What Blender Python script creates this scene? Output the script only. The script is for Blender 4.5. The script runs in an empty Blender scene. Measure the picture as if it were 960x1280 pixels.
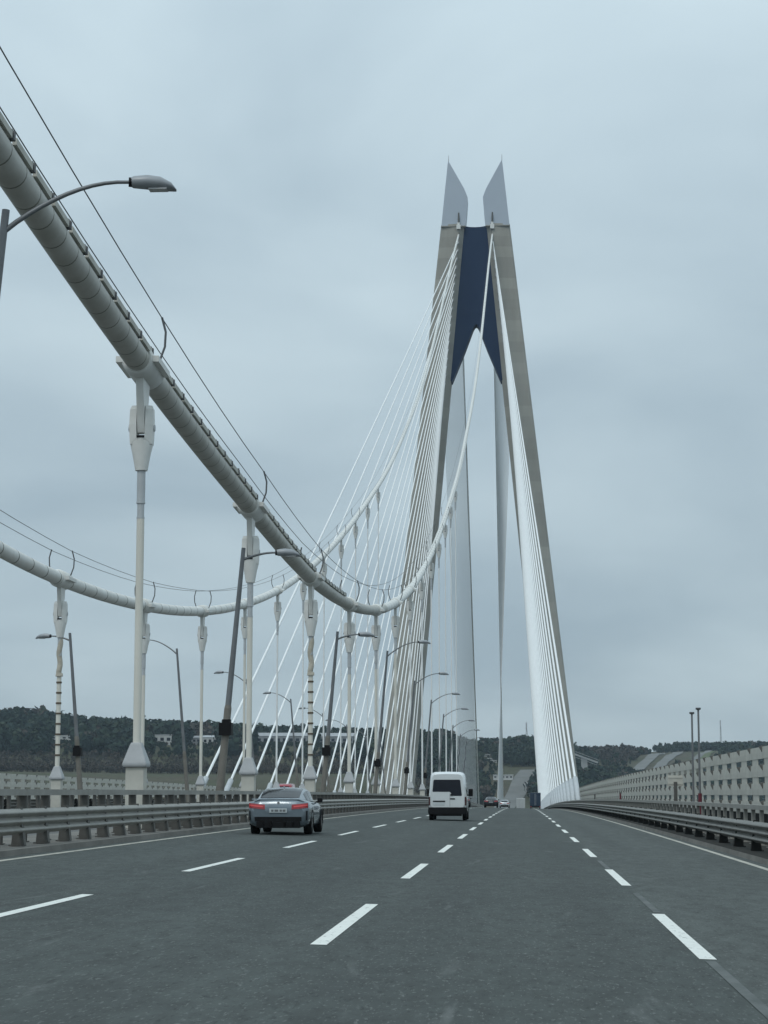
import bpy, math, random
import numpy as np
from mathutils import Vector, Matrix
R = math.radians
random.seed(7); rng = np.random.default_rng(7)
S = bpy.context.scene
COL = S.collection

# ------------------------------------------------------------------ camera
cam_d = bpy.data.cameras.new('camera'); cam = bpy.data.objects.new('camera', cam_d); COL.objects.link(cam)
cam_d.sensor_fit = 'VERTICAL'; cam_d.sensor_height = 24.0; cam_d.lens = 24.0 * 2500.0 / 1280.0
cam_d.clip_start = 0.2; cam_d.clip_end = 40000
yaw, pit = -0.0681603, 0.13796764
fw = Vector((math.sin(yaw)*math.cos(pit), math.cos(yaw)*math.cos(pit), math.sin(pit)))
cam.location = (0, 0, 1.42)
cam.rotation_euler = fw.to_track_quat('-Z', 'Y').to_euler()
S.camera = cam

# ------------------------------------------------------------------ world: overcast sky
SUN_EL, SUN_AZ = R(52), R(200)      # azimuth clockwise from +Y (direction the light comes from)
W = bpy.data.worlds.new('World'); S.world = W; W.use_nodes = True
nt = W.node_tree; nt.nodes.clear()
def wn(t, **k):
    n = nt.nodes.new(t)
    for a, b in k.items(): setattr(n, a, b)
    return n
sky = wn('ShaderNodeTexSky', sky_type='NISHITA', sun_disc=False, sun_elevation=SUN_EL, sun_rotation=SUN_AZ)
tc = wn('ShaderNodeTexCoord'); sep = wn('ShaderNodeSeparateXYZ'); nt.links.new(tc.outputs['Generated'], sep.inputs[0])
# project the view direction on a cloud layer so that the cloud banks flatten towards the horizon
mz = wn('ShaderNodeMath', operation='MAXIMUM'); nt.links.new(sep.outputs['Z'], mz.inputs[0]); mz.inputs[1].default_value = 0.0
az = wn('ShaderNodeMath', operation='ADD'); nt.links.new(mz.outputs[0], az.inputs[0]); az.inputs[1].default_value = 0.30
dvx = wn('ShaderNodeMath', operation='DIVIDE'); nt.links.new(sep.outputs['X'], dvx.inputs[0]); nt.links.new(az.outputs[0], dvx.inputs[1])
dvy = wn('ShaderNodeMath', operation='DIVIDE'); nt.links.new(sep.outputs['Y'], dvy.inputs[0]); nt.links.new(az.outputs[0], dvy.inputs[1])
cmb = wn('ShaderNodeCombineXYZ'); nt.links.new(dvx.outputs[0], cmb.inputs[0]); nt.links.new(dvy.outputs[0], cmb.inputs[1])
ns = wn('ShaderNodeTexNoise'); nt.links.new(cmb.outputs[0], ns.inputs['Vector'])
ns.inputs['Scale'].default_value = 2.1; ns.inputs['Detail'].default_value = 5; ns.inputs['Roughness'].default_value = 0.45; ns.inputs['Distortion'].default_value = 0.3
mr = wn('ShaderNodeMapRange'); nt.links.new(ns.outputs['Fac'], mr.inputs[0])
mr.inputs[1].default_value = 0.33; mr.inputs[2].default_value = 0.66
cr = wn('ShaderNodeMix', data_type='RGBA'); nt.links.new(mr.outputs[0], cr.inputs['Factor'])
cr.inputs[6].default_value = (0.370, 0.472, 0.540, 1); cr.inputs[7].default_value = (0.545, 0.662, 0.718, 1)
# overcast skies are brighter overhead than at the horizon
el = wn('ShaderNodeMapRange'); nt.links.new(sep.outputs['Z'], el.inputs[0])
el.inputs[1].default_value = 0.0; el.inputs[2].default_value = 1.0; el.inputs[3].default_value = 0.87; el.inputs[4].default_value = 1.9
el.clamp = True
mul = wn('ShaderNodeVectorMath', operation='SCALE'); nt.links.new(cr.outputs[2], mul.inputs[0]); nt.links.new(el.outputs[0], mul.inputs['Scale'])
b1 = wn('ShaderNodeBackground'); nt.links.new(mul.outputs[0], b1.inputs[0]); b1.inputs[1].default_value = 1.0
b2 = wn('ShaderNodeBackground'); nt.links.new(sky.outputs[0], b2.inputs[0]); b2.inputs[1].default_value = 0.08
mx = wn('ShaderNodeMixShader'); mx.inputs[0].default_value = 0.06
nt.links.new(b1.outputs[0], mx.inputs[1]); nt.links.new(b2.outputs[0], mx.inputs[2])
wo = wn('ShaderNodeOutputWorld'); nt.links.new(mx.outputs[0], wo.inputs[0])

sd = bpy.data.lights.new('sun', 'SUN'); sun = bpy.data.objects.new('sun', sd); COL.objects.link(sun)
sd.energy = 0.9; sd.angle = R(18); sd.color = (1.0, 0.97, 0.92)
sdir = Vector((math.sin(SUN_AZ)*math.cos(SUN_EL), math.cos(SUN_AZ)*math.cos(SUN_EL), math.sin(SUN_EL)))
sun.rotation_euler = (-sdir).to_track_quat('-Z', 'Y').to_euler()
S.view_settings.view_transform = 'Standard'; S.view_settings.look = 'None'
S.view_settings.exposure = 0.0; S.view_settings.gamma = 1.0; S.view_settings.use_curve_mapping = False

# ------------------------------------------------------------------ materials
def mat(name, col, rough=0.6, metal=0.0, noise=None, bump=None, spec=0.5, extra=None, coat=0.0):
    """noise=(scale, amount, dark colour or None[, stretch]) tint; bump=(scale, strength)"""
    m = bpy.data.materials.new(name); m.use_nodes = True
    n = m.node_tree.nodes; l = m.node_tree.links; p = n['Principled BSDF']
    p.inputs['Base Color'].default_value = (*col, 1); p.inputs['Roughness'].default_value = rough
    p.inputs['Metallic'].default_value = metal; p.inputs['Specular IOR Level'].default_value = spec
    p.inputs['Coat Weight'].default_value = coat
    t = n.new('ShaderNodeTexCoord')
    if noise:
        mp = n.new('ShaderNodeMapping'); l.new(t.outputs['Object'], mp.inputs[0])
        if len(noise) > 3: mp.inputs['Scale'].default_value = noise[3]
        x = n.new('ShaderNodeTexNoise'); l.new(mp.outputs[0], x.inputs['Vector']); x.inputs['Scale'].default_value = noise[0]
        x.inputs['Detail'].default_value = 6; x.inputs['Roughness'].default_value = 0.62
        r = n.new('ShaderNodeMapRange'); l.new(x.outputs['Fac'], r.inputs[0])
        r.inputs[1].default_value = 0.35; r.inputs[2].default_value = 0.72; r.inputs[3].default_value = 0; r.inputs[4].default_value = noise[1]
        k = n.new('ShaderNodeMix'); k.data_type = 'RGBA'; l.new(r.outputs[0], k.inputs['Factor'])
        k.inputs[6].default_value = (*col, 1)
        dc = noise[2] or tuple(c*0.5 for c in col)
        k.inputs[7].default_value = (*dc, 1); l.new(k.outputs[2], p.inputs['Base Color'])
    if bump:
        x = n.new('ShaderNodeTexNoise'); l.new(t.outputs['Object'], x.inputs['Vector']); x.inputs['Scale'].default_value = bump[0]
        x.inputs['Detail'].default_value = 4
        b = n.new('ShaderNodeBump'); b.inputs['Strength'].default_value = bump[1]; b.inputs['Distance'].default_value = 0.02
        l.new(x.outputs['Fac'], b.inputs['Height']); l.new(b.outputs[0], p.inputs['Normal'])
    return m
M = {}
M['white'] = mat('white_steel', (0.72, 0.72, 0.69), 0.5, noise=(1.3, 0.35, (0.45, 0.43, 0.38)))
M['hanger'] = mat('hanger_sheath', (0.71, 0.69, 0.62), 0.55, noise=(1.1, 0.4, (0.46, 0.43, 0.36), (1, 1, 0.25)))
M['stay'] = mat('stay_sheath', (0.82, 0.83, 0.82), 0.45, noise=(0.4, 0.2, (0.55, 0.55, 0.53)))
M['stay2'] = mat('stay_sheath_brightened', (0.86, 0.87, 0.87), 0.5)  # back stays painted paler to make up for their shaded undersides
M['sleeve'] = mat('sleeve_steel', (0.50, 0.52, 0.53), 0.5, 0.2, noise=(1.2, 0.3, None))
M['galv'] = mat('galvanised_steel', (0.30, 0.294, 0.268), 0.55, 0.2, noise=(2.2, 0.6, (0.17, 0.165, 0.15)))
M['galv2'] = mat('dull_galvanised_steel', (0.20, 0.198, 0.182), 0.6, 0.2, noise=(2.2, 0.7, (0.10, 0.098, 0.09)))
M['galvdark'] = mat('weathered_steel', (0.12, 0.118, 0.108), 0.65, 0.2, noise=(3, 0.6, (0.06, 0.055, 0.05)))
M['parapet'] = mat('parapet_steel', (0.33, 0.325, 0.30), 0.6, 0.15, noise=(1.6, 0.6, (0.2, 0.19, 0.165)))
M['screen'] = mat('screen_panel', (0.54, 0.53, 0.475), 0.7, noise=(1.2, 0.5, (0.30, 0.29, 0.255)))
M['screenpost'] = mat('screen_bracket', (0.17, 0.168, 0.155), 0.7, noise=(2.5, 0.5, None))
M['concrete'] = mat('tower_concrete', (0.40, 0.385, 0.34), 0.85, noise=(0.09, 0.75, (0.24, 0.23, 0.20), (1, 1, 0.22)))
M['navy'] = mat('navy_cladding', (0.010, 0.026, 0.068), 0.6, 0.0, spec=0.12, noise=(0.15, 0.5, (0.016, 0.034, 0.08), (1, 1, 0.3)))
M['crown'] = mat('crown_steel', (0.40, 0.44, 0.49), 0.4, 0.3, noise=(0.1, 0.3, (0.33, 0.37, 0.42)))
M['hood'] = mat('hood_steel', (0.40, 0.415, 0.425), 0.5, 0.0, noise=(2, 0.4, None))
M['lamp'] = mat('lamp_pole_steel', (0.20, 0.207, 0.215), 0.5, 0.4, noise=(1.5, 0.5, (0.1, 0.1, 0.1)))
M['lampbase'] = mat('lamp_base_steel', (0.21, 0.198, 0.175), 0.65, 0.2, noise=(2, 0.6, (0.11, 0.098, 0.08)))
M['lamphead'] = mat('lamp_head', (0.30, 0.315, 0.33), 0.45, 0.2)
M['lampglass'] = mat('lamp_glass', (0.42, 0.43, 0.43), 0.25)
M['black'] = mat('black_plastic', (0.008, 0.008, 0.009), 0.6, spec=0.18)
M['wire'] = mat('wire_rope', (0.11, 0.113, 0.117), 0.6, 0.3)
M['deck'] = mat('deck_concrete', (0.20, 0.19, 0.17), 0.9, noise=(0.7, 0.8, (0.10, 0.095, 0.085)), bump=(30, 0.4))
M['ballast'] = mat('median_slab', (0.12, 0.12, 0.115), 0.9, noise=(0.4, 0.6, (0.07, 0.07, 0.065)))
M['deckside'] = mat('deck_steel', (0.36, 0.37, 0.37), 0.6, 0.1, noise=(0.3, 0.3, None))
M['paint'] = mat('road_paint', (0.74, 0.76, 0.72), 0.7, noise=(7, 0.35, (0.42, 0.43, 0.42)))
def chip_paint():
    m = mat('road_paint', (0.76, 0.77, 0.72), 0.7, noise=(3, 0.35, (0.52, 0.53, 0.50)))
    n = m.node_tree.nodes; l = m.node_tree.links; p = n['Principled BSDF']; src = p.inputs['Base Color'].links[0].from_socket
    t = n.new('ShaderNodeTexCoord'); mp = n.new('ShaderNodeMapping'); mp.inputs['Scale'].default_value = (1, 0.35, 1); l.new(t.outputs['Object'], mp.inputs[0])
    x = n.new('ShaderNodeTexNoise'); x.inputs['Scale'].default_value = 16; x.inputs['Detail'].default_value = 8; x.inputs['Roughness'].default_value = 0.7; l.new(mp.outputs[0], x.inputs['Vector'])
    r = n.new('ShaderNodeMapRange'); l.new(x.outputs['Fac'], r.inputs[0]); r.inputs[1].default_value = 0.58; r.inputs[2].default_value = 0.66; r.inputs[4].default_value = 0.75
    k = n.new('ShaderNodeMix'); k.data_type = 'RGBA'; l.new(r.outputs[0], k.inputs['Factor']); l.new(src, k.inputs[6]); k.inputs[7].default_value = (0.2, 0.21, 0.2, 1); l.new(k.outputs[2], p.inputs['Base Color'])
    return m
M['paint'] = chip_paint()
M['worn'] = mat('worn_paint', (0.125, 0.136, 0.132), 0.85, noise=(3.5, 1.3, (0.070, 0.080, 0.076), (1, 0.4, 1)))
M['linepaint'] = mat('edge_line_paint', (0.52, 0.50, 0.43), 0.75, noise=(2.5, 0.9, (0.24, 0.235, 0.205)))
M['glass'] = mat('car_glass', (0.006, 0.008, 0.012), 0.12, spec=0.35)
M['vanglass'] = mat('van_glass', (0.008, 0.010, 0.018), 0.15, spec=0.4)
M['tyre'] = mat('tyre', (0.010, 0.010, 0.010), 0.9, spec=0.15)
M['rim'] = mat('rim', (0.16, 0.16, 0.165), 0.35, 0.8)
M['taillight'] = mat('taillight_red', (0.34, 0.03, 0.035), 0.2, coat=0.5)
M['plate'] = mat('number_plate', (0.50, 0.54, 0.55), 0.5)
M['chrome'] = mat('chrome', (0.5, 0.5, 0.5), 0.2, 1.0)
M['red'] = mat('red_paint', (0.13, 0.018, 0.03), 0.4)
M['dull_red'] = mat('tail_light_dull', (0.06, 0.012, 0.014), 0.25)
M['shade_dark'] = mat('shaded_dark_steel', (0.022, 0.023, 0.022), 0.9, spec=0.1)  # near-black: shade under screen and guardrail painted into the colour
M['rust'] = mat('wrap_band', (0.11, 0.085, 0.06), 0.8)
M['wrap'] = mat('wrap_sleeve', (0.50, 0.46, 0.38), 0.8, noise=(4, 0.6, None))
def paint(name, col): return mat(name, col, 0.22, 0.35, noise=(2.5, 0.15, None), coat=0.6)

# lit tail light bars really glow (brake light elements)
def emis(name, col, st):
    m = bpy.data.materials.new(name); m.use_nodes = True; p = m.node_tree.nodes['Principled BSDF']
    p.inputs['Base Color'].default_value = (*col, 1); p.inputs['Emission Color'].default_value = (*col, 1); p.inputs['Emission Strength'].default_value = st
    return m
M['lit_red'] = emis('lit_red', (0.6, 0.07, 0.07), 0.16)

def asphalt():
    m = bpy.data.materials.new('asphalt'); m.use_nodes = True
    n = m.node_tree.nodes; l = m.node_tree.links; p = n['Principled BSDF']; p.inputs['Roughness'].default_value = 0.88; p.inputs['Specular IOR Level'].default_value = 0.2
    t = n.new('ShaderNodeTexCoord')
    def noise(scale, stretch, det=5, lo=0.35, hi=0.7, dist=0.0):
        mp = n.new('ShaderNodeMapping'); l.new(t.outputs['Object'], mp.inputs[0]); mp.inputs['Scale'].default_value = stretch
        x = n.new('ShaderNodeTexNoise'); l.new(mp.outputs[0], x.inputs['Vector']); x.inputs['Scale'].default_value = scale; x.inputs['Detail'].default_value = det
        x.inputs['Roughness'].default_value = 0.65; x.inputs['Distortion'].default_value = dist
        r = n.new('ShaderNodeMapRange'); l.new(x.outputs['Fac'], r.inputs[0]); r.inputs[1].default_value = lo; r.inputs[2].default_value = hi
        return r.outputs[0]
    def mix(f, a, b):
        k = n.new('ShaderNodeMix'); k.data_type = 'RGBA'; k.clamp_factor = True
        if isinstance(f, float): k.inputs['Factor'].default_value = f
        else: l.new(f, k.inputs['Factor'])
        for i, c in ((6, a), (7, b)):
            if isinstance(c, tuple): k.inputs[i].default_value = (*c, 1)
            else: l.new(c, k.inputs[i])
        return k.outputs[2]
    def mul(a, b):
        k = n.new('ShaderNodeMath'); k.operation = 'MULTIPLY'; l.new(a, k.inputs[0])
        if isinstance(b, float): k.inputs[1].default_value = b
        else: l.new(b, k.inputs[1])
        return k.outputs[0]
    big = noise(0.35, (1.0, 0.12, 1), 4, 0.3, 0.7)
    base = mix(big, (0.065, 0.075, 0.072), (0.088, 0.100, 0.095))
    # the slow lane (X > 1.6) and the fast lane were laid in paler asphalt
    sx = n.new('ShaderNodeSeparateXYZ'); l.new(t.outputs['Object'], sx.inputs[0])
    sr = n.new('ShaderNodeMapRange'); l.new(sx.outputs['X'], sr.inputs[0]); sr.inputs[1].default_value = 1.58; sr.inputs[2].default_value = 1.63
    base = mix(mul(sr.outputs[0], 0.55), base, (0.112, 0.124, 0.117))
    sl = n.new('ShaderNodeMapRange'); l.new(sx.outputs['X'], sl.inputs[0]); sl.inputs[1].default_value = -5.2; sl.inputs[2].default_value = -7.4
    base = mix(mul(sl.outputs[0], 0.35), base, (0.106, 0.119, 0.112))
    tr = n.new('ShaderNodeMath'); tr.operation = 'MULTIPLY_ADD'; l.new(sx.outputs['X'], tr.inputs[0]); tr.inputs[1].default_value = 2*math.pi/1.74; tr.inputs[2].default_value = 3.57
    co = n.new('ShaderNodeMath'); co.operation = 'COSINE'; l.new(tr.outputs[0], co.inputs[0])
    ct = n.new('ShaderNodeMapRange'); l.new(co.outputs[0], ct.inputs[0]); ct.inputs[1].default_value = -0.3; ct.inputs[2].default_value = 1.0
    base = mix(mul(mul(ct.outputs[0], noise(0.5, (1, 0.08, 1), 4, 0.3, 0.65)), 0.40), base, (0.050, 0.056, 0.055))
    patch = noise(0.6, (1, 0.45, 1), 7, 0.52, 0.62, 0.6)
    base = mix(mul(patch, 0.28), base, (0.05, 0.055, 0.055))
    grit = noise(5.0, (1, 0.28, 1), 9, 0.40, 0.66)
    base = mix(mul(grit, 0.6), base, (0.045, 0.049, 0.047))
    spk = noise(20.0, (1, 0.22, 1), 5, 0.56, 0.66)
    base = mix(mul(spk, 0.55), base, (0.030, 0.034, 0.033))
    fine = noise(33.0, (1, 0.22, 1), 5, 0.57, 0.68)
    base = mix(mul(fine, 0.75), base, (0.17, 0.18, 0.172))
    # lighter scuffs and a few dark oil spots
    sc = noise(0.8, (1.8, 0.30, 1), 9, 0.60, 0.72, 1.0)
    base = mix(mul(sc, 0.5), base, (0.165, 0.175, 0.17))
    oil = noise(3.2, (1, 0.4, 1), 6, 0.64, 0.70, 0.5)
    base = mix(mul(oil, 0.6), base, (0.03, 0.033, 0.034))
    l.new(base, p.inputs['Base Color'])
    x = n.new('ShaderNodeTexNoise'); l.new(t.outputs['Object'], x.inputs['Vector']); x.inputs['Scale'].default_value = 45; x.inputs['Detail'].default_value = 5
    b = n.new('ShaderNodeBump'); b.inputs['Strength'].default_value = 0.5; b.inputs['Distance'].default_value = 0.01
    l.new(x.outputs['Fac'], b.inputs['Height']); l.new(b.outputs[0], p.inputs['Normal'])
    return m
M['asphalt'] = asphalt()

def cable_mat(name, col, dark, pitch):
    """white wrapped cable: a thin seam every `pitch` metres along the bridge, dirt in the noise"""
    m = mat(name, col, 0.5, noise=(0.9, 0.5, dark))
    n = m.node_tree.nodes; l = m.node_tree.links; p = n['Principled BSDF']
    src = p.inputs['Base Color'].links[0].from_socket
    t = n.new('ShaderNodeTexCoord'); s = n.new('ShaderNodeSeparateXYZ'); l.new(t.outputs['Object'], s.inputs[0])
    d = n.new('ShaderNodeMath'); d.operation = 'DIVIDE'; l.new(s.outputs['Y'], d.inputs[0]); d.inputs[1].default_value = pitch
    fr = n.new('ShaderNodeMath'); fr.operation = 'FRACT'; l.new(d.outputs[0], fr.inputs[0])
    lt = n.new('ShaderNodeMath'); lt.operation = 'LESS_THAN'; l.new(fr.outputs[0], lt.inputs[0]); lt.inputs[1].default_value = 0.05
    k = n.new('ShaderNodeMix'); k.data_type = 'RGBA'; l.new(lt.outputs[0], k.inputs['Factor']); l.new(src, k.inputs[6]); k.inputs[7].default_value = (0.16, 0.15, 0.12, 1)
    l.new(k.outputs[2], p.inputs['Base Color'])
    return m
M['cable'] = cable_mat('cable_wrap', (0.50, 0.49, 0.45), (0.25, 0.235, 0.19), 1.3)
M['cablefar'] = cable_mat('cable_wrap_pale', (0.72, 0.72, 0.69), (0.52, 0.50, 0.44), 3.0)  # paler wrap for the far cable and the rising stretches

# tower concrete gets faint lift lines every 4.5 m
def tower_mat():
    m = M['concrete']; n = m.node_tree.nodes; l = m.node_tree.links; p = n['Principled BSDF']
    src = p.inputs['Base Color'].links[0].from_socket
    t = n.new('ShaderNodeTexCoord'); s = n.new('ShaderNodeSeparateXYZ'); l.new(t.outputs['Object'], s.inputs[0])
    d = n.new('ShaderNodeMath'); d.operation = 'DIVIDE'; l.new(s.outputs['Z'], d.inputs[0]); d.inputs[1].default_value = 4.5
    fl = n.new('ShaderNodeMath'); fl.operation = 'FLOOR'; l.new(d.outputs[0], fl.inputs[0])
    wn_ = n.new('ShaderNodeTexWhiteNoise'); wn_.noise_dimensions = '1D'; l.new(fl.outputs[0], wn_.inputs['W'])
    r = n.new('ShaderNodeMapRange'); l.new(wn_.outputs['Value'], r.inputs[0]); r.inputs[3].default_value = 0.88; r.inputs[4].default_value = 1.08
    k = n.new('ShaderNodeVectorMath'); k.operation = 'SCALE'; l.new(src, k.inputs[0]); l.new(r.outputs[0], k.inputs['Scale'])
    l.new(k.outputs[0], p.inputs['Base Color'])
tower_mat()

# ------------------------------------------------------------------ mesh helpers
class MB:
    def __init__(s): s.v = []; s.f = []; s.sm = []
    def add(s, vs, fs, smooth=False):
        o = len(s.v); s.v += [tuple(q) for q in vs]; s.f += [tuple(i+o for i in q) for q in fs]; s.sm += [smooth]*len(fs); return s
    def box(s, c, d, rot=None):
        x, y, z = (k/2 for k in d)
        vs = [Vector((a*x, b*y, e*z)) for a in (-1, 1) for b in (-1, 1) for e in (-1, 1)]
        if rot is not None: vs = [rot @ q for q in vs]
        c = Vector(c)
        return s.add([q+c for q in vs], [(0,1,3,2),(4,6,7,5),(0,4,5,1),(2,3,7,6),(0,2,6,4),(1,5,7,3)])
    def tube(s, pts, rad, n=10, cap=True, smooth=True):
        pts = [Vector(p) for p in pts]
        if not hasattr(rad, '__len__'): rad = [rad]*len(pts)
        vs, fs = [], []; up = None
        for i, p in enumerate(pts):
            t = (pts[min(i+1, len(pts)-1)] - pts[max(i-1, 0)]).normalized()
            if up is None: up = Vector((1, 0, 0)) if abs(t.x) < 0.9 else Vector((0, 0, 1))
            a = (up - t*up.dot(t)).normalized(); b = t.cross(a); up = a
            vs += [p + (a*math.cos(2*math.pi*k/n) + b*math.sin(2*math.pi*k/n))*rad[i] for k in range(n)]
        for i in range(len(pts)-1):
            for k in range(n): fs.append((i*n+k, i*n+(k+1) % n, (i+1)*n+(k+1) % n, (i+1)*n+k))
        s.add(vs, fs, smooth)
        if cap: s.add(vs[:n], [tuple(range(n))[::-1]]); s.add(vs[-n:], [tuple(range(n))])
        return s
    def prism(s, poly, fn, a, b):
        """extrude a 2-D polygon between parameters a and b; fn(u, v, w) -> xyz"""
        n = len(poly); vs = [fn(u, v, a) for u, v in poly] + [fn(u, v, b) for u, v in poly]
        return s.add(vs, [tuple(range(n))[::-1], tuple(range(n, 2*n))] + [(i, (i+1) % n, n+(i+1) % n, n+i) for i in range(n)])
    def loft(s, secs, smooth=True, cap=True, closed=True):
        n = len(secs[0]); vs = [p for q in secs for p in q]; fs = []
        for i in range(len(secs)-1):
            for k in range(n if closed else n-1): fs.append((i*n+k, i*n+(k+1) % n, (i+1)*n+(k+1) % n, (i+1)*n+k))
        s.add(vs, fs, smooth)
        if cap: s.add(secs[0], [tuple(range(n))[::-1]], False); s.add(secs[-1], [tuple(range(n))], False)
        return s
    def grid(s, rows, smooth=True):
        return s.loft(rows, smooth, False, False)
    def mesh(s, name, m):
        me = bpy.data.meshes.new(name); me.from_pydata(s.v, [], s.f); me.polygons.foreach_set('use_smooth', s.sm)
        me.materials.append(m); 
        import bmesh
        bm = bmesh.new(); bm.from_mesh(me); bmesh.ops.recalc_face_normals(bm, faces=bm.faces); bm.to_mesh(me); bm.free(); me.update()
        return me
    def build(s, name, m, parent=None):
        return link(name, s.mesh(name, m), parent)
def link(name, me, parent=None, loc=None, rot=None):
    o = bpy.data.objects.new(name, me); COL.objects.link(o)
    if parent: o.parent = parent
    if loc is not None: o.location = loc
    if rot is not None: o.rotation_euler = rot
    return o
def tag(o, label=None, cat=None, group=None, kind=None):
    for k, v in (('label', label), ('category', cat), ('group', group), ('kind', kind)):
        if v: o[k] = v
    return o
def thing(name, loc, label, cat, group=None, rot=None):
    return tag(link(name, None, None, loc, rot), label, cat, group)
def bevel(o, w, seg=2):
    b = o.modifiers.new('bevel', 'BEVEL'); b.width = w; b.segments = seg; b.limit_method = 'ANGLE'; b.angle_limit = R(35); return o

# ------------------------------------------------------------------ bridge frame
CX = -17.85                       # bridge axis
RV = 34500.0                      # vertical curve
D = 815.0                         # tower
END = 1190.0                      # end of the side span
def dk(Y): return -Y*Y/(2*RV)
def slope(Y): return -Y/RV
def cz(X):                        # crossfall, both carriageways fall outwards
    a = abs(X - CX); return 0.025*(17.85 - max(a, 8.0))
def mir(X): return 2*CX - X
Ygrid = [-40] + list(range(-30, 420, 6)) + list(range(420, 1191, 20)) + [END]
Ygrid = sorted(set(Ygrid))

# deck body with raised kerb strips (profile swept along the vertical curve)
half = [(-17.85, -5.0), (-17.85, 0.0)]
def sweep(name, prof, m, ys=Ygrid, parent=None, closed=True, smooth=False):
    b = MB(); b.loft([[(x, y, z + dk(y)) for x, z in prof] for y in ys], smooth, True, closed); return b.build(name, m, parent)
K = 0.11
profR = [(CX, 0.20), (-11.9, 0.20), (-11.85, cz(-11.85)+K), (-9.35, cz(-9.35)+K), (-9.33, cz(-9.33)-0.01), (5.16, cz(5.16)-0.01), (5.18, cz(5.18)+K), (8.9, cz(8.9)+K), (9.6, -1.2), (2.0, -5.4), (CX, -5.4)]
profL = [(mir(x), z) for x, z in profR[1:-1]][::-1]
deck = sweep('bridge_deck', profR + profL, M['deck']); tag(deck, kind='structure')
# road sheets
def sheet(name, x0, x1, m, ys, lift=0.0, nx=1, parent=None):
    b = MB(); rows = []
    for y in ys: rows.append([(x0+(x1-x0)*i/nx, y, dk(y)+cz(x0+(x1-x0)*i/nx)+lift) for i in range(nx+1)])
    b.grid(rows, False); return b.build(name, m, parent)
road = tag(sheet('road', -9.33, 5.16, M['asphalt'], Ygrid, 0.0, 6), kind='structure')
road2 = tag(sheet('road', mir(5.16), mir(-9.33), M['asphalt'], Ygrid, 0.0, 6), kind='structure')
med = tag(sheet('median_slab', mir(-11.95), -11.95, M['ballast'], Ygrid, 0.012, 4), kind='structure')
kerb = tag(sheet('walkway', 5.2, 8.85, mat('shaded_grimy_walkway', (0.05, 0.05, 0.046), 0.95, noise=(1.2, 0.8, (0.028, 0.028, 0.026)), spec=0.1), Ygrid, K+0.006, 2), kind='structure')  # dark colour holds grime plus the shade below the guardrail
# painted markings
def strip(x0, x1, y0, y1):
    n = max(1, int((y1-y0)/6)); ys = [y0+(y1-y0)*i/n for i in range(n+1)]
    return ys
LINES = {'A': -5.392, 'B': -1.842, 'C': 1.595}
P0, PER, DL = 18.2, 13.75, 6.5
for key, X in LINES.items():
    for k in range(-3, 44):
        y0 = P0 + k*PER + {'A': 0.3, 'B': 0.0, 'C': -0.3}[key]
        ys = [y0, y0+DL/2, y0+DL]
        j = random.uniform(-0.01, 0.01)
        sheet('lane_dash', X-0.075+j, X+0.075+j, M['paint'], ys, 0.005, 1, road)
        if k < 25:
            sheet('lane_dash', mir(X)-0.075, mir(X)+0.075, M['paint'], ys, 0.005, 1, road2)
eys = [y for y in Ygrid if y > -35]
for x0, x1 in ((-9.03, -8.88), (4.75, 4.90)):
    sheet('edge_line', x0, x1, M['linepaint'], eys, 0.005, 1, road); sheet('edge_line', mir(x1), mir(x0), M['linepaint'], eys, 0.005, 1, road2)
# ghost of an older dashed line in the gaps of line C and scuffed patches in our lane
for k in (-1, 0, 1):
    y0 = P0 + k*PER + DL
    sheet('worn_line', 1.57, 1.66, M['worn'], [y0 - (5.5 if k == -1 else 0), y0+2.5, y0+4.6], 0.0045, 1, road) if k != -1 else sheet('worn_line', 1.56, 1.65, M['worn'], [12.2, 15.5, 17.75], 0.0045, 1, road)

# ------------------------------------------------------------------ guardrails (three-wave beams on posts)
def wave_profile(h=0.50, amp=0.085, humps=3, n=30, th=0.012):
    pts = []
    for i in range(n+1):
        z = h*i/n; pts.append((amp*(0.5-0.5*math.cos(2*math.pi*humps*i/n))**0.75, z))
    return pts + [(x-th, z) for x, z in pts[::-1]]
beam_l = MB().prism(wave_profile(), lambda u, v, w: (u, w, v), -2.0, 2.0).mesh('rail_beam', M['galv'])
beam_r = MB().prism(wave_profile(amp=0.11), lambda u, v, w: (-u, w, v), -2.0, 2.0).mesh('rail_beam', M['galv2'])
def post_mesh(sgn, mt='galvdark'):
    b = MB(); b.box((-0.09*sgn, 0, 0.30), (0.12, 0.10, 0.62)); b.box((-0.04*sgn, 0, 0.60), (0.11, 0.16, 0.30)); b.box((-0.06*sgn, 0, 0.012), (0.30, 0.24, 0.024))
    b.add([(-0.16*sgn, -0.09, 0.02), (0.10*sgn, -0.09, 0.02), (0.04*sgn, -0.09, 0.42), (-0.13*sgn, -0.09, 0.42), (-0.16*sgn, 0.09, 0.02), (0.10*sgn, 0.09, 0.02), (0.04*sgn, 0.09, 0.42), (-0.13*sgn, 0.09, 0.42)],
          [(0,1,2,3),(4,7,6,5),(0,4,5,1),(1,5,6,2),(2,6,7,3),(3,7,4,0)])
    return b.mesh('rail_post', M[mt])
pm_l, pm_r = post_mesh(1), post_mesh(-1, 'shade_dark')  # right posts near-black, painting in the shade below the beams
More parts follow.
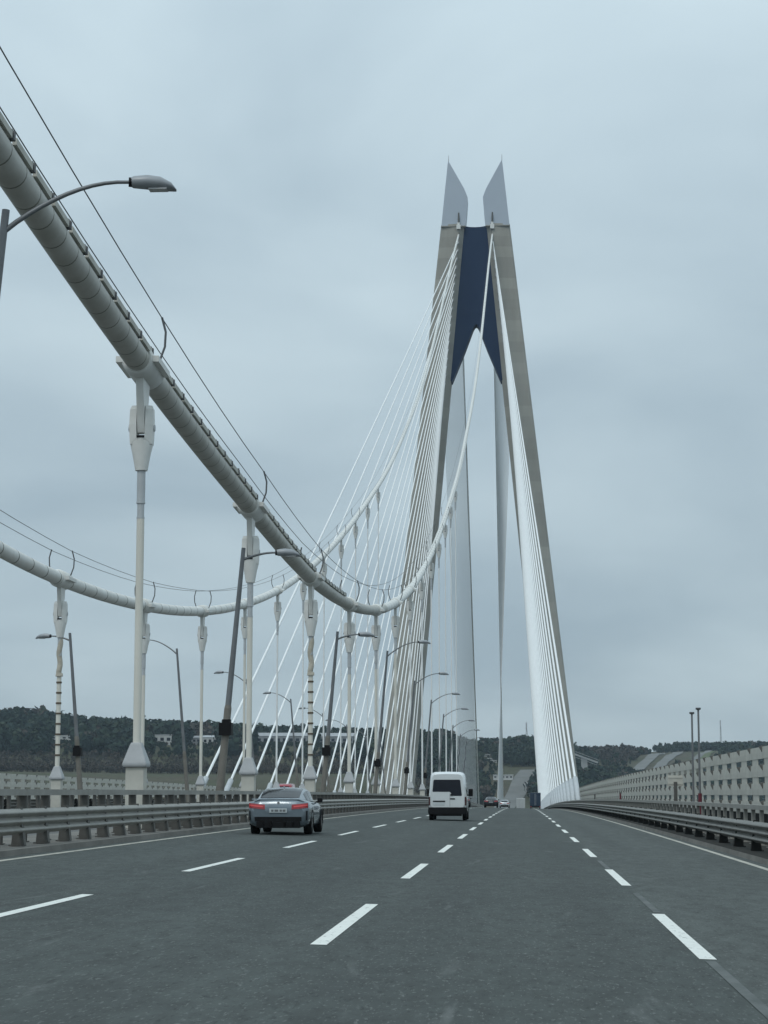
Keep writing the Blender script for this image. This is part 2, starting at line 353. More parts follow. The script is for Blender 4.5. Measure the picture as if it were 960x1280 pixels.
def guardrail(X, side, label, y0, y1, near=True):
    g = thing('guardrail', (X, y0, dk(y0)+cz(X)+K), label, 'guardrail')
    y = y0
    bm, pm = (beam_l, pm_l) if side > 0 else (beam_r, pm_r)
    n = 0
    while y < y1:
        z = dk(y)+cz(X)+K
        link('rail_beam', bm, g, (0, y-y0, z-g.location.z+0.22), (slope(y), 0, 0))
        if n < 110:
            for q in ((-1.0, 1.0) if side > 0 else (0.0,)): link('rail_post', pm, g, (0, y+q-y0, dk(y+q)-dk(y0)))
        y += 4.0; n += 1
    return g
guardrail(-9.78, 1, 'three-wave steel guardrail on splayed posts beside the fast lane and hangers', 2, 520)
guardrail(5.66, -1, 'three-wave steel guardrail beside the slow lane below the wind screen', 2, 520)
guardrail(mir(-9.78), -1, 'steel guardrail of the opposite carriageway across the median', 60, 420)

# ------------------------------------------------------------------ parapet railings
def railing(X, label, y0, y1, H=1.10, pmat='parapet'):
    g = thing('parapet_railing', (X, y0, dk(y0)+cz(X)+K), label, 'railing')
    rm = MB().box((0, 0, H-0.065), (0.17, 6.0, 0.13)).mesh('top_rail', M['parapet'])
    pm = MB().box((0, 0, (H-0.13)/2), (0.19 if pmat == 'galvdark' else 0.11, 0.12, H-0.13)).box((0, 0, 0.01), (0.26, 0.22, 0.02)).mesh('railing_post', M[pmat])
    y = y0; n = 0
    while y < y1:
        link('top_rail', rm, g, (0, y-y0, dk(y)-dk(y0)), (slope(y), 0, 0))
        for q in (-2, 0, 2):
            if n < 290: link('railing_post', pm, g, (0, y+q-y0, dk(y+q)-dk(y0))); n += 1
        y += 6.0
    return g
railing(-10.5, 'grey parapet railing with flat top rail in front of the near hanger posts', 4, 560, 1.10, 'galvdark')
railing(6.55, 'grey parapet railing with flat top rail at the foot of the near wind screen', 4, 560)
railing(mir(-10.5), 'grey parapet railing across the median behind the far hanger posts', 60, 400, 1.10, 'galvdark')

# ------------------------------------------------------------------ wind screens
SL = [0.98, 1.60, 2.22, 2.84]                     # slat centres above kerb
BAY = 3.6
def wind_screen(X, side, label, y0, y1, nsep, pw=1.6):
    """side=+1: the road lies towards -X of the screen"""
    g = thing('wind_screen', (X, y0, dk(y0)+cz(X)+K), label, 'wind screen')
    s = -side
    slat_poly = [(0.0, -0.20), (0.04*s, -0.20), (0.045*s, 0.0), (0.04*s, 0.205), (0.0, 0.205)]
    slat = MB().prism(slat_poly, lambda u, v, w: (u, w, v), -BAY*1.5+0.01, BAY*1.5-0.01).mesh('slat', M['screen'])
    def post(b, oy=0.0, oz=0.0):
        b.box((-0.08*s, oy, 1.5+oz), (0.14, 0.16, 3.0))
        for z in SL:
            b.add([(0.0*s, oy-0.10, z+0.25+oz), (0.0*s, oy+0.10, z+0.25+oz), (0.15*s, oy+0.09, z+0.21+oz), (0.15*s, oy-0.09, z+0.21+oz), (0.05*s, oy-0.06, z+0.02+oz), (0.05*s, oy+0.06, z+0.02+oz)],
                  [(0,1,2,3),(3,2,5,4),(0,3,4),(1,5,2),(0,4,5,1)])
    pb = MB(); post(pb); pmesh = pb.mesh('screen_post', M['screenpost'])
    def plates(b, oy=0.0, oz=0.0):
        for z0, z1 in zip(SL, SL[1:]):
            b.box((0.012*s, oy+0.55, (z0+z1)/2+oz), (0.03, pw, 0.225))
    kick = MB().box((-0.03*s, 0, 0.40), (0.04, BAY*3-0.02, 0.74)).mesh('foot_shade_panel', M['shade_dark'])  # panel colour carries the shadow at the foot of the screen
    pl = MB(); plates(pl); plmesh = pl.mesh('infill_panel', M['screen'])
    rest_p, rest_i = MB(), MB()
    nb = int((y1-y0)/BAY)
    for i in range(nb):
        y = y0+i*BAY; dz = dk(y)-dk(y0)
        if i % 3 == 0:
            for z in SL:
                ya = y+BAY
                link('slat', slat, g, (0, ya-y0, dk(ya)-dk(y0)+z), (slope(ya), 0, 0))
            link('foot_shade_panel', kick, g, (0, y+BAY-y0, dk(y+BAY)-dk(y0)), (slope(y+BAY), 0, 0))
        if i < nsep:
            link('screen_post', pmesh, g, (0, y-y0, dz)); link('infill_panel', plmesh, g, (0, y-y0+BAY/2, dz))
        else:
            post(rest_p, y-y0, dz); plates(rest_i, y-y0+BAY/2, dz)
    if rest_p.v:
        tag(rest_p.build('screen_post', M['screenpost'], g), kind='stuff'); tag(rest_i.build('infill_panel', M['screen'], g), kind='stuff')
    return g
wind_screen(8.25, 1, 'tall grey wind screen of slotted slats and wedge brackets beside the slow lane', 12, 790, 95)
wind_screen(mir(8.25), -1, 'grey slotted wind screen on the outer edge of the opposite carriageway', 130, 640, 60, 1.3).scale = (1, 1, 1.09)

# ------------------------------------------------------------------ main cables
CP = np.array([(-40, 26.5), (-10, 20.6), (10, 17.6), (41, 14.95), (57.6, 13.85), (81.5, 13.0), (104, 12.6), (130, 13.4), (154, 15.2), (178, 18.0), (199, 21.1), (222, 25.2), (278, 37.2), (320, 47.6), (379, 63.5), (427, 78.5), (491, 100), (555, 124.5), (640, 160), (725, 196), (815, 232.5)])
def spline(P):
    x, y = P[:, 0], P[:, 1]; n = len(x); m = np.gradient(y, x)
    def f(t):
        i = int(np.clip(np.searchsorted(x, t)-1, 0, n-2)); h = x[i+1]-x[i]; s = (t-x[i])/h
        return float((1+2*s)*(1-s)**2*y[i] + s*(1-s)**2*h*m[i] + s*s*(3-2*s)*y[i+1] + s*s*(s-1)*h*m[i+1])
    return f
cabz = spline(CP)
TX = -17.1                                        # tower axis
def cabx(Y, side):
    x0 = -11.1 if side > 0 else -24.6; x1 = TX + side*7.0
    t = max(0.0, (Y-420)/(D-420)); return x0 + (x1-x0)*t
HY = [33.6 + 24*k for k in range(0, 14)]
cyl = lambda a, b, n: [a+(b-a)*i/n for i in range(n+1)]
CABR = 0.365
def main_cable(side, label, y0):
    g = thing('main_cable', (cabx(y0, side), y0, cabz(y0)), label, 'main cable')
    off = Vector(g.location)
    ys = cyl(y0, 300, int((300-y0)/3)) + cyl(312, D, 42)
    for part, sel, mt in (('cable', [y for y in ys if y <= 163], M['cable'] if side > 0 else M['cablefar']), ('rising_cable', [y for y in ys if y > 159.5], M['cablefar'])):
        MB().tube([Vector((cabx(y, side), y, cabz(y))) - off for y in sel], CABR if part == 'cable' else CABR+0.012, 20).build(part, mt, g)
    # back span: from the saddle down to the anchorage inside the side span
    b = MB(); b.tube([Vector((cabx(D, side)*(1-t)+(CX+side*7.0)*t, D+(END-D)*t, 232.5*(1-t)+dk(END)*t - 14*t*(1-t))) - off for t in cyl(0, 1, 16)], CABR, 12)
    b.build('back_span_cable', M['cablefar'], g)
    # cable bands, hand ropes on curved stanchions
    for y in HY:
        if y < y0: continue
        t = (Vector((0, 1, (cabz(y+1)-cabz(y-1))/2))).normalized()
        c = Vector((cabx(y, side), y, cabz(y))) - off
        cb = MB(); cb.tube([c - t*0.95, c - t*0.90, c+t*0.90, c+t*0.95], [CABR+0.05, CABR+0.11, CABR+0.11, CABR+0.05] if y < 215 else [CABR+0.02, CABR+0.045, CABR+0.045, CABR+0.02], 20)
        up = Vector((0, -t.z, t.y))
        for sx in ((-1, 1) if y < 215 else ()):   # bolted flanges, split line on both sides
            cb.box(c + Vector((sx*(CABR+0.16), 0, 0)), (0.22, 1.85, 0.18), Matrix.Rotation(math.atan2(t.z, t.y), 3, 'X'))
        band = cb.build('cable_band', M['white'], g)
        for sx in ((-1, 1) if y < 300 else ()):
            st = MB(); base = c + Vector((sx*0.42, 0, 0.25)) + t*(0.35*sx)
            st.tube([base, base+Vector((sx*0.16, 0, 0.45)), base+Vector((sx*0.18, 0, 0.9)), base+Vector((sx*0.06, 0, 1.35))], 0.035, 6)
            st.build('stanchion', M['wire'], g)
    for sx in (-1, 1):
        w = MB(); pts = []
        yy = [y0]+[y for y in HY if y > y0] + cyl(420, D-6, 10)
        for a, bq in zip(yy, yy[1:]):
            for t in (0, 0.25, 0.5, 0.75):
                y = a+(bq-a)*t
                z = (cabz(a)*(1-t)+cabz(bq)*t) + (1.55 if sx > 0 or side < 0 else 1.9) - 0.4*t*(1-t)
                pts.append(Vector((cabx(y, side)+sx*0.5, y, max(z, cabz(y)+0.6))) - off)
        w.tube(pts, 0.017, 5); w.build('hand_rope', M['wire'], g)
    return g, off
nearc, offn = main_cable(1, 'massive white suspension cable sweeping overhead beside the near carriageway', -40)
farc, offf = main_cable(-1, 'white suspension cable across the median above the opposite carriageway', 20)
# light fixtures: channel pieces on brackets along the road side of the near cable
fx = MB().box((0, 0, 0), (0.10, 1.45, 0.16)).mesh('light_channel', M['screen'])
bk = MB().box((0, 0, 0.02), (0.20, 0.13, 0.20)).box((0.0, 0, 0.13), (0.09, 0.08, 0.09)).mesh('bracket', M['wire'])
y = 18.0
while y < 122:
    if min(abs(y-h) for h in HY) > 1.3:
        sl = math.atan2((cabz(y+1)-cabz(y-1))/2, 1)
        ch = link('light_channel', fx, nearc, Vector((cabx(y, 1)+0.33, y, cabz(y)+0.30)) - offn, (sl, 0, 0))
        link('bracket', bk, ch, (-0.02, 0.82, -0.02))
    y += 1.82

# ------------------------------------------------------------------ hangers
def hanger(y, side, label, group, wrapped=False):
    X = cabx(y, side); zb = dk(y)+cz(-11.1)+K; zt = cabz(y)
    g = thing('suspender_hanger', (X, y, zb), label, 'hanger', group)
    L = zt - zb
    # tongue plate under the cable band
    MB().prism([(-0.55, L-0.30), (0.55, L-0.30), (0.42, L-0.95), (0.16, L-2.0), (-0.16, L-2.0), (-0.42, L-0.95)], lambda u, v, w: (w, u, v), -0.11, 0.11).build('tongue_plate', M['white'], g)
    # fork socket: two cheeks closing to a cone
    b = MB()
    for s in (-1, 1):
        pr = []
        for zq, wo_, wi, dy in ((-1.18, 0.30, 0.13, 0.13), (-1.30, 0.345, 0.13, 0.21), (-1.75, 0.36, 0.13, 0.25), (-2.15, 0.345, 0.12, 0.25), (-2.35, 0.33, 0.0, 0.24)):
            pr.append([(s*wi, -dy, L+zq), (s*wo_, -dy*0.55, L+zq), (s*wo_, dy*0.55, L+zq), (s*wi, dy, L+zq)])
        b.loft(pr, False)
    n = 16
    rings = []
    for zq, rx, ry in ((-2.16, 0.345, 0.25), (-2.40, 0.33, 0.245), (-2.62, 0.275, 0.225), (-3.12, 0.185, 0.18)):
        rings.append([(rx*math.cos(2*math.pi*k/n), ry*math.sin(2*math.pi*k/n), L+zq) for k in range(n)])
    b.loft(rings, True)
    sk = b.build('socket', M['white'], g)
    MB().box((0, -0.20, L-2.13), (0.22, 0.12, 0.07)).build('slot', M['black'], sk)
    MB().tube([(-0.39, 0, L-1.85), (0.39, 0, L-1.85)], 0.10, 12).build('pin', M['sleeve'], sk)
    # rod: steel neck, coupler ring, sheathed strand
    neck = MB().tube([(0, 0, L-3.10), (0, 0, L-4.05)], 0.125, 12)
    neck.tube([(0, 0, L-4.05), (0, 0, L-4.10)], 0.135, 12).tube([(0, 0, L-4.10), (0, 0, L-4.5)], 0.105, 12).tube([(0, 0, L-4.5), (0, 0, L-4.55)], 0.12, 12)
    neck.build('rod_neck', M['sleeve'], g)
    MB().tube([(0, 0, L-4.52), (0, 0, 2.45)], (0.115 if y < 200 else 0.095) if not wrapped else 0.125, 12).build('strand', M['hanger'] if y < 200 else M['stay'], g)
    if wrapped:
        zz = 3.0; 
        while zz < L-5.2:
            MB().tube([(0, 0, zz), (0, 0, zz+0.09)], 0.155, 12).build('wrap_band', M['rust'], g); zz += 0.55
        MB().tube([(0.035*math.sin(k*0.42), 0.03*math.cos(k*0.42), L-3.15-k*0.075) for k in range(26)] + [(0, 0, L-5.08), (0, 0, L-5.2)], [0.145]*26+[0.2, 0.2], 10).build('torn_sleeve', M['wrap'], g)
    # foot: four-sided hood on a square pedestal
    h = MB(); rr = []
    for zq, w in ((2.46, 0.14), (2.40, 0.17), (1.88, 0.345), (1.80, 0.355), (1.76, 0.33)):
        rr.append([(w, w, zq), (-w, w, zq), (-w, -w, zq), (w, -w, zq)])
    h.loft(rr, False); bevel(h.build('hood', M['hood'], g), 0.03)
    bevel(MB().box((0, 0, 0.88), (0.53, 0.53, 1.76)).build('pedestal', M['screen'], g), 0.02)
    return g
ORD = ['first', 'second', 'third', 'fourth', 'fifth', 'sixth', 'seventh', 'eighth', 'ninth', 'tenth', 'eleventh', 'twelfth', 'thirteenth', 'fourteenth', 'fifteenth', 'sixteenth', 'seventeenth', 'eighteenth', 'nineteenth', 'twentieth', 'twenty-first', 'twenty-second']
def hlab(i, which):
    return 'white forked hanger on the %s cable, %s from the banded one %s the tower' % (which, ORD[abs(i-3)-1], 'towards' if i > 3 else 'away from')
for i, y in enumerate(HY):
    wr = i == 3
    hanger(y, 1, 'white hanger ringed with brown bands under the near cable, torn sleeve at top' if wr else hlab(i, 'near'), None if wr else 'hangers of the near cable', wr)
    if i >= 2:
        hanger(y, -1, 'white hanger ringed with brown bands under the far cable, torn sleeve at top' if wr else hlab(i, 'far'), None if wr else 'hangers of the far cable', wr)

# ------------------------------------------------------------------ stay cables
def stay(p0, p1, r, label, group, sleeve, n=8):
    p0, p1 = Vector(p0), Vector(p1); g = thing('stay_cable', p0, label, 'stay cable', group)
    d = p1-p0; L = d.length; sag = 0.0032*L
    pts = [d*t + Vector((0, 0, -4*sag*t*(1-t)*0.5)) for t in cyl(0, 1, 10)]
    MB().tube(pts, r, n).build('cable', M['stay'] if sleeve else M['stay2'], g)
    if sleeve:
        t = sleeve/d.z
        MB().tube([(0, 0, -0.5)] + [pts[0].lerp(pts[1], min(1, t*10)*q) for q in (0, 0.97, 1.0)], [r*2.1, r*2.1, r*2.1, r*1.25], 10).build('anchor_tube', M['sleeve'], g)
    return g
def leg_in(z): return 4.1 + 0.0965*(235-z)
def leg_out(z): return 14.3 + 0.1097*(235-z)
NS = 22
for side, lab, grp in ((1, 'white stay rising from the slow-lane edge to the tower, %s longest of its fan', 'stays from the near deck edge'), (-1, 'white stay rising from the opposite deck edge to the tower, %s longest of its fan', 'stays from the far deck edge')):
    for k in range(NS):
        y = 262 + 23.6*k; X = CX + side*(25.3 - 0.035*k)
        zt = 227 - 3.5*k
        stay((X, y, dk(y)-0.1), (TX+side*(leg_in(zt)+2.4), D-6.2, zt), 0.17 if side > 0 else 0.2, lab % ORD[k], grp, 4.2)
for side, lab, grp in ((1, 'stay behind the tower on the near side of the median, %s longest of its fan', 'side span stays by the near track'), (-1, 'stay behind the tower on the far side of the median, %s longest of its fan', 'side span stays by the far track')):
    for k in range(NS):
        y = 1150 - 15*k; X = CX + side*(7.4)
        zt = 227 - 3.5*k
        stay((X, y, dk(y)), (TX+side*(leg_in(zt)+1.6), D+6, zt), 0.105, lab % ORD[k], grp, 0, 7)

# ------------------------------------------------------------------ tower
tw = thing('bridge_tower', (TX, D, -72), 'tall grey concrete tower of two leaning legs with navy crossbeam and pale steel tips', 'tower')
def dep(z): return 6.0 + (235-z)*0.012           # half depth
for s in (-1, 1):
    b = MB(); secs = []
    for z in cyl(235, -72, 40):
        i, o, d = leg_in(z), leg_out(z), dep(z)
        w = o-i
        secs.append([(s*(i+0.25*w), -d, z+72), (s*(o-0.06*w), -d*0.85, z+72), (s*o, -d*0.70, z+72), (s*o, d*0.80, z+72), (s*(o-0.1*w), d, z+72), (s*(i+0.1*w), d, z+72), (s*i, d*0.8, z+72), (s*i, -d*0.45, z+72)])
    b.loft(secs, False); b.build('leg', M['concrete'], tw)
    # ledge at the top of the concrete
    b = MB(); b.box((s*(leg_in(234)+5.1), -0.2, 234.0+72), (10.1, 11.6, 0.35)); b.build('top_ledge', M['concrete'], tw)
    # steel crown
    poly = [(4.25, 234.2), (3.75, 239.0), (3.2, 246.5), (4.6, 250.2), (8.0, 256.5), (11.15, 262.3), (11.45, 261.0), (12.9, 247.0), (14.2, 234.2)]
    b = MB(); secs = []
    for yq, q in ((-5.4, 0.0), (-5.0, 0.25), (4.6, 0.25), (5.0, 0.0)):
        secs.append([(s*(u), yq + (0.0), v+72) for u, v in poly])
    b.loft(secs, False); b.build('crown', M['crown'], tw)
    MB().tube([(s*11.2, 0, 333), (s*11.2, 0, 338.5)], [0.16, 0.05], 6).build('lightning_rod', M['galvdark'], tw)
    # saddle housing with mast where the main cable enters
    sx = s*7.0
    sb = MB().box((sx, -5.8, 233.4+72), (1.7, 2.2, 1.8)); sb.box((sx, -6.2, 234.9+72), (1.0, 1.0, 1.3)); h = sb.build('saddle_house', M['white'], tw)
    MB().tube([(sx+0.1, -6.6, 307.5), (sx+0.1, -6.6, 311.5)], [0.42, 0.3], 6).build('mast', M['galvdark'], h)
    for k in range(NS):                          # recess boxes where the stays enter the leg
        zt = 227-3.5*k
        MB().box((s*(leg_in(zt)+2.4), -dep(zt)*0.82, zt+72), (0.9, 2.0, 1.5)).build('stay_anchor_box', M['deckside'], tw)
poly = [(-4.6, 234.6), (-2.2, 234.2), (0, 234.1), (2.2, 234.2), (4.6, 234.6), (leg_in(215)+0.4, 215), (leg_in(169)+0.4, 169.0), (leg_in(169)-0.4, 168.6), (4.6, 182), (1.2, 191.2), (0.5, 192.4), (0, 192.7), (-0.5, 192.4), (-1.2, 191.2), (-4.6, 182), (-leg_in(169)+0.4, 168.6), (-leg_in(169)-0.4, 169), (-leg_in(215)-0.4, 215)]
cb = MB().prism([(u, v+72) for u, v in poly], lambda u, v, w: (u, w, v), -3.4, 3.8).build('crossbeam', M['navy'], tw)
for z in (197,):
    MB().box((0, -3.44, z+72), (2*leg_in(z)-0.2, 0.1, 0.14)).build('panel_joint', M['navy'], cb)
for s in (-1, 1):                                 # dark cladding strip down the inner faces behind the crossbeam
    b = MB(); rows = []
MB().box((0, 0, 72-19.0), (60, 9, 7)).build('lower_beam', M['concrete'], tw)

# ------------------------------------------------------------------ street lamps
def lamp(X, y, side, H, arm, label, group, rise=0.75, dirx=1.0, box=True):
    zb = dk(y)+cz(X)+K
    g = thing('street_lamp', (X, y, zb), label, 'street lamp', group)
    ln = 0.088*side
    P = lambda z: Vector((ln*z, 0, z))
    MB().tube([P(0), P(0.05)], 0.30, 8).tube([P(0.05), P(4.1)], [0.165, 0.135], 12).tube([P(4.1), P(4.25)], [0.135, 0.108], 12).build('pole_base', M['lampbase'], g)
    MB().tube([P(4.2), P(H-zb)], [0.113, 0.078], 12).build('pole', M['lamp'], g)
    top = P(H-zb-0.45)
    dy = math.sqrt(max(0.0, 1-dirx*dirx))
    A = [top + Vector((side*dirx*arm*t, arm*dy*t, rise*math.sin(t*math.pi/2)**0.9)) for t in cyl(0, 1, 10)]
    MB().tube(A, [0.055-0.02*t for t in cyl(0, 1, 10)], 8).build('arm', M['lamp'], g)
    e = A[-1]; d = Vector((side*dirx, dy, 0.0)).normalized(); nrm = Vector((-d.y, d.x, 0))
    b = MB(); secs = []
    for t, w, h0, h1 in ((0.0, 0.08, -0.08, 0.09), (0.08, 0.13, -0.12, 0.13), (0.34, 0.17, -0.13, 0.165), (0.60, 0.185, -0.14, 0.14), (0.82, 0.15, -0.14, 0.03), (0.93, 0.06, -0.14, -0.11)):
        c = e + d*t; secs.append([c+nrm*(w*math.cos(a))+Vector((0, 0, (h0+h1)/2+(h1-h0)/2*math.sin(a))) for a in cyl(0, 2*math.pi*11/12, 11)])
    b.loft(secs, True); hd = b.build('lamp_head', M['lamphead'], g)
    b = MB(); b.box(e+d*0.57+Vector((0, 0, -0.128)), (0.34*abs(d.x)+0.16*abs(d.y), 0.16*abs(d.x)+0.34*abs(d.y), 0.024)); b.build('lens', M['lampglass'], hd)
    b = MB().tube([e-d*0.02, e+d*0.05], 0.1, 10); b.build('collar', M['black'], hd)
    if box:
        bb = MB().box(P(3.35)+Vector((0, -0.02, 0)), (0.46, 0.46, 0.46)).box(P(3.63)+Vector((0, -0.02, 0)), (0.3, 0.3, 0.14)); bb.build('control_box', M['black'], g)
    return g
LY = [37.6, 73.3, 111.7, 151.5, 190, 226, 262, 298, 334, 370]
for i, y in enumerate(LY):
    short = i in (1, 2)
    H = 12.75 if i == 0 else (10.4 if short else 12.2)
    lamp(-11.12, y, 1, H+dk(y), 1.25 if short else 2.45,
         'leaning short-armed street lamp %s the tower of the two by the near carriageway' % ('farther from' if i == 1 else 'closer to') if short else ('long-armed street lamp by the near carriageway, away from the tower past the short-armed pair' if i == 0 else '%s long-armed street lamp by the near carriageway, towards the tower from the short-armed pair' % ORD[i-3]),
         'short-armed lamps by the near carriageway' if short else 'long-armed lamps by the near carriageway', 0.30 if short else 1.15, 0.97)
for i, y in enumerate(LY):
    if i < 2: continue
    short = i == 2
    lamp(mir(-11.12), y if i == 2 else y-3.5, -1, (10.4 if short else 12.2)+dk(y), 1.25 if short else 2.45,
         'leaning grey street lamp with short arm over the opposite carriageway' if short else '%s long-armed lamp over the opposite carriageway, counted from the short-armed one' % ORD[i-3],
         None if short else 'long-armed lamps by the opposite carriageway', 0.30 if short else 1.15, 0.97, box=short)

# ------------------------------------------------------------------ poles and sign beside the wind screen
def flagpole(y, H, red, label):
    zb = dk(y)+cz(7.4)+K
    g = thing('flag_pole', (7.4, y, zb), label, 'pole')
    MB().tube([(0, 0, 0), (0, 0, H)], [0.05, 0.04], 10).build('mast', M['lamp'], g)
    MB().tube([(0, 0, H), (0, 0, H+0.03), (0, 0, H+0.10)], [0.05, 0.11, 0.11], 10).build('cap', M['lamp'], g)
    if red: MB().tube([(0, 0, 0.55), (0, 0, 1.45)], 0.08, 10).build('red_band', M['red'], g)
    MB().box((0, 0, 0.02), (0.35, 0.35, 0.04)).build('base_plate', M['galvdark'], g)
flagpole(88.0, 4.85, False, 'slim bare steel pole beside the wind screen without a red foot')
flagpole(84.8, 4.90, True, 'slim bare steel pole with a red band at its foot by the wind screen')
g = thing('road_sign', (7.3, 96.8, dk(96.8)+cz(7.3)+K), 'blank grey sign panel seen from behind on a dark post by the wind screen', 'sign')
MB().box((0, 0, 1.0), (0.16, 0.12, 2.0)).build('post', M['galvdark'], g)
MB().box((0, 0.08, 2.05), (0.72, 0.04, 0.52)).box((0, 0.05, 2.2), (0.7, 0.03, 0.05)).box((0, 0.05, 1.9), (0.7, 0.03, 0.05)).build('panel', M['screen'], g)
for y, c in ((152.0, 'red'), (205.0, 'galvdark')):
    g = thing('marker_post', (7.35, y, dk(y)+cz(7.35)+K), 'short red marker post at the foot of the wind screen' if c == 'red' else 'short dark marker post at the foot of the wind screen', 'post')
    MB().tube([(0, 0, 0), (0, 0, 1.55)], 0.07, 8).build('post', M[c], g); MB().tube([(0, 0, 1.55), (0, 0, 1.65)], [0.11, 0.06], 8).build('cap', M['galvdark'], g)

# ------------------------------------------------------------------ vehicles
def wheel_meshes(r=0.335, w=0.235, rimcol='rim'):
    b = MB(); n = 24; prof = [(-w/2, r*0.62), (-w/2, r*0.93), (-w*0.36, r), (w*0.36, r), (w/2, r*0.93), (w/2, r*0.62)]
    b.loft([[(x, q*math.cos(2*math.pi*k/n), q*math.sin(2*math.pi*k/n)) for k in range(n)] for x, q in prof], True, True)
    ty = b.mesh('tyre', M['tyre'])
    b = MB()
    b.tube([(-w/2-0.004, 0, 0), (w/2+0.004, 0, 0)], r*0.20, 12)
    for s in (-1, 1):
        b.loft([[(s*(w/2-0.012), q*math.cos(2*math.pi*k/n), q*math.sin(2*math.pi*k/n)) for k in range(n)] for q in (r*0.66, r*0.56)], False, False)
        for k in range(5):
            a = 2*math.pi*k/5; b.box((s*(w/2-0.01), r*0.36*math.cos(a), r*0.36*math.sin(a)), (0.03, r*0.46, 0.075), Matrix.Rotation(a, 3, 'X'))
    return ty, b.mesh('rim', M[rimcol])
WM = wheel_meshes(); WV = wheel_meshes(0.33, 0.21)
def wheels(g, track, ys, mm, r):
    for y in ys:
        for s in (-1, 1):
            t = link('wheel', mm[0], g, (s*track, y, r)); link('rim', mm[1], t)
def I(v, xs, ys): return float(np.interp(v, xs, ys))

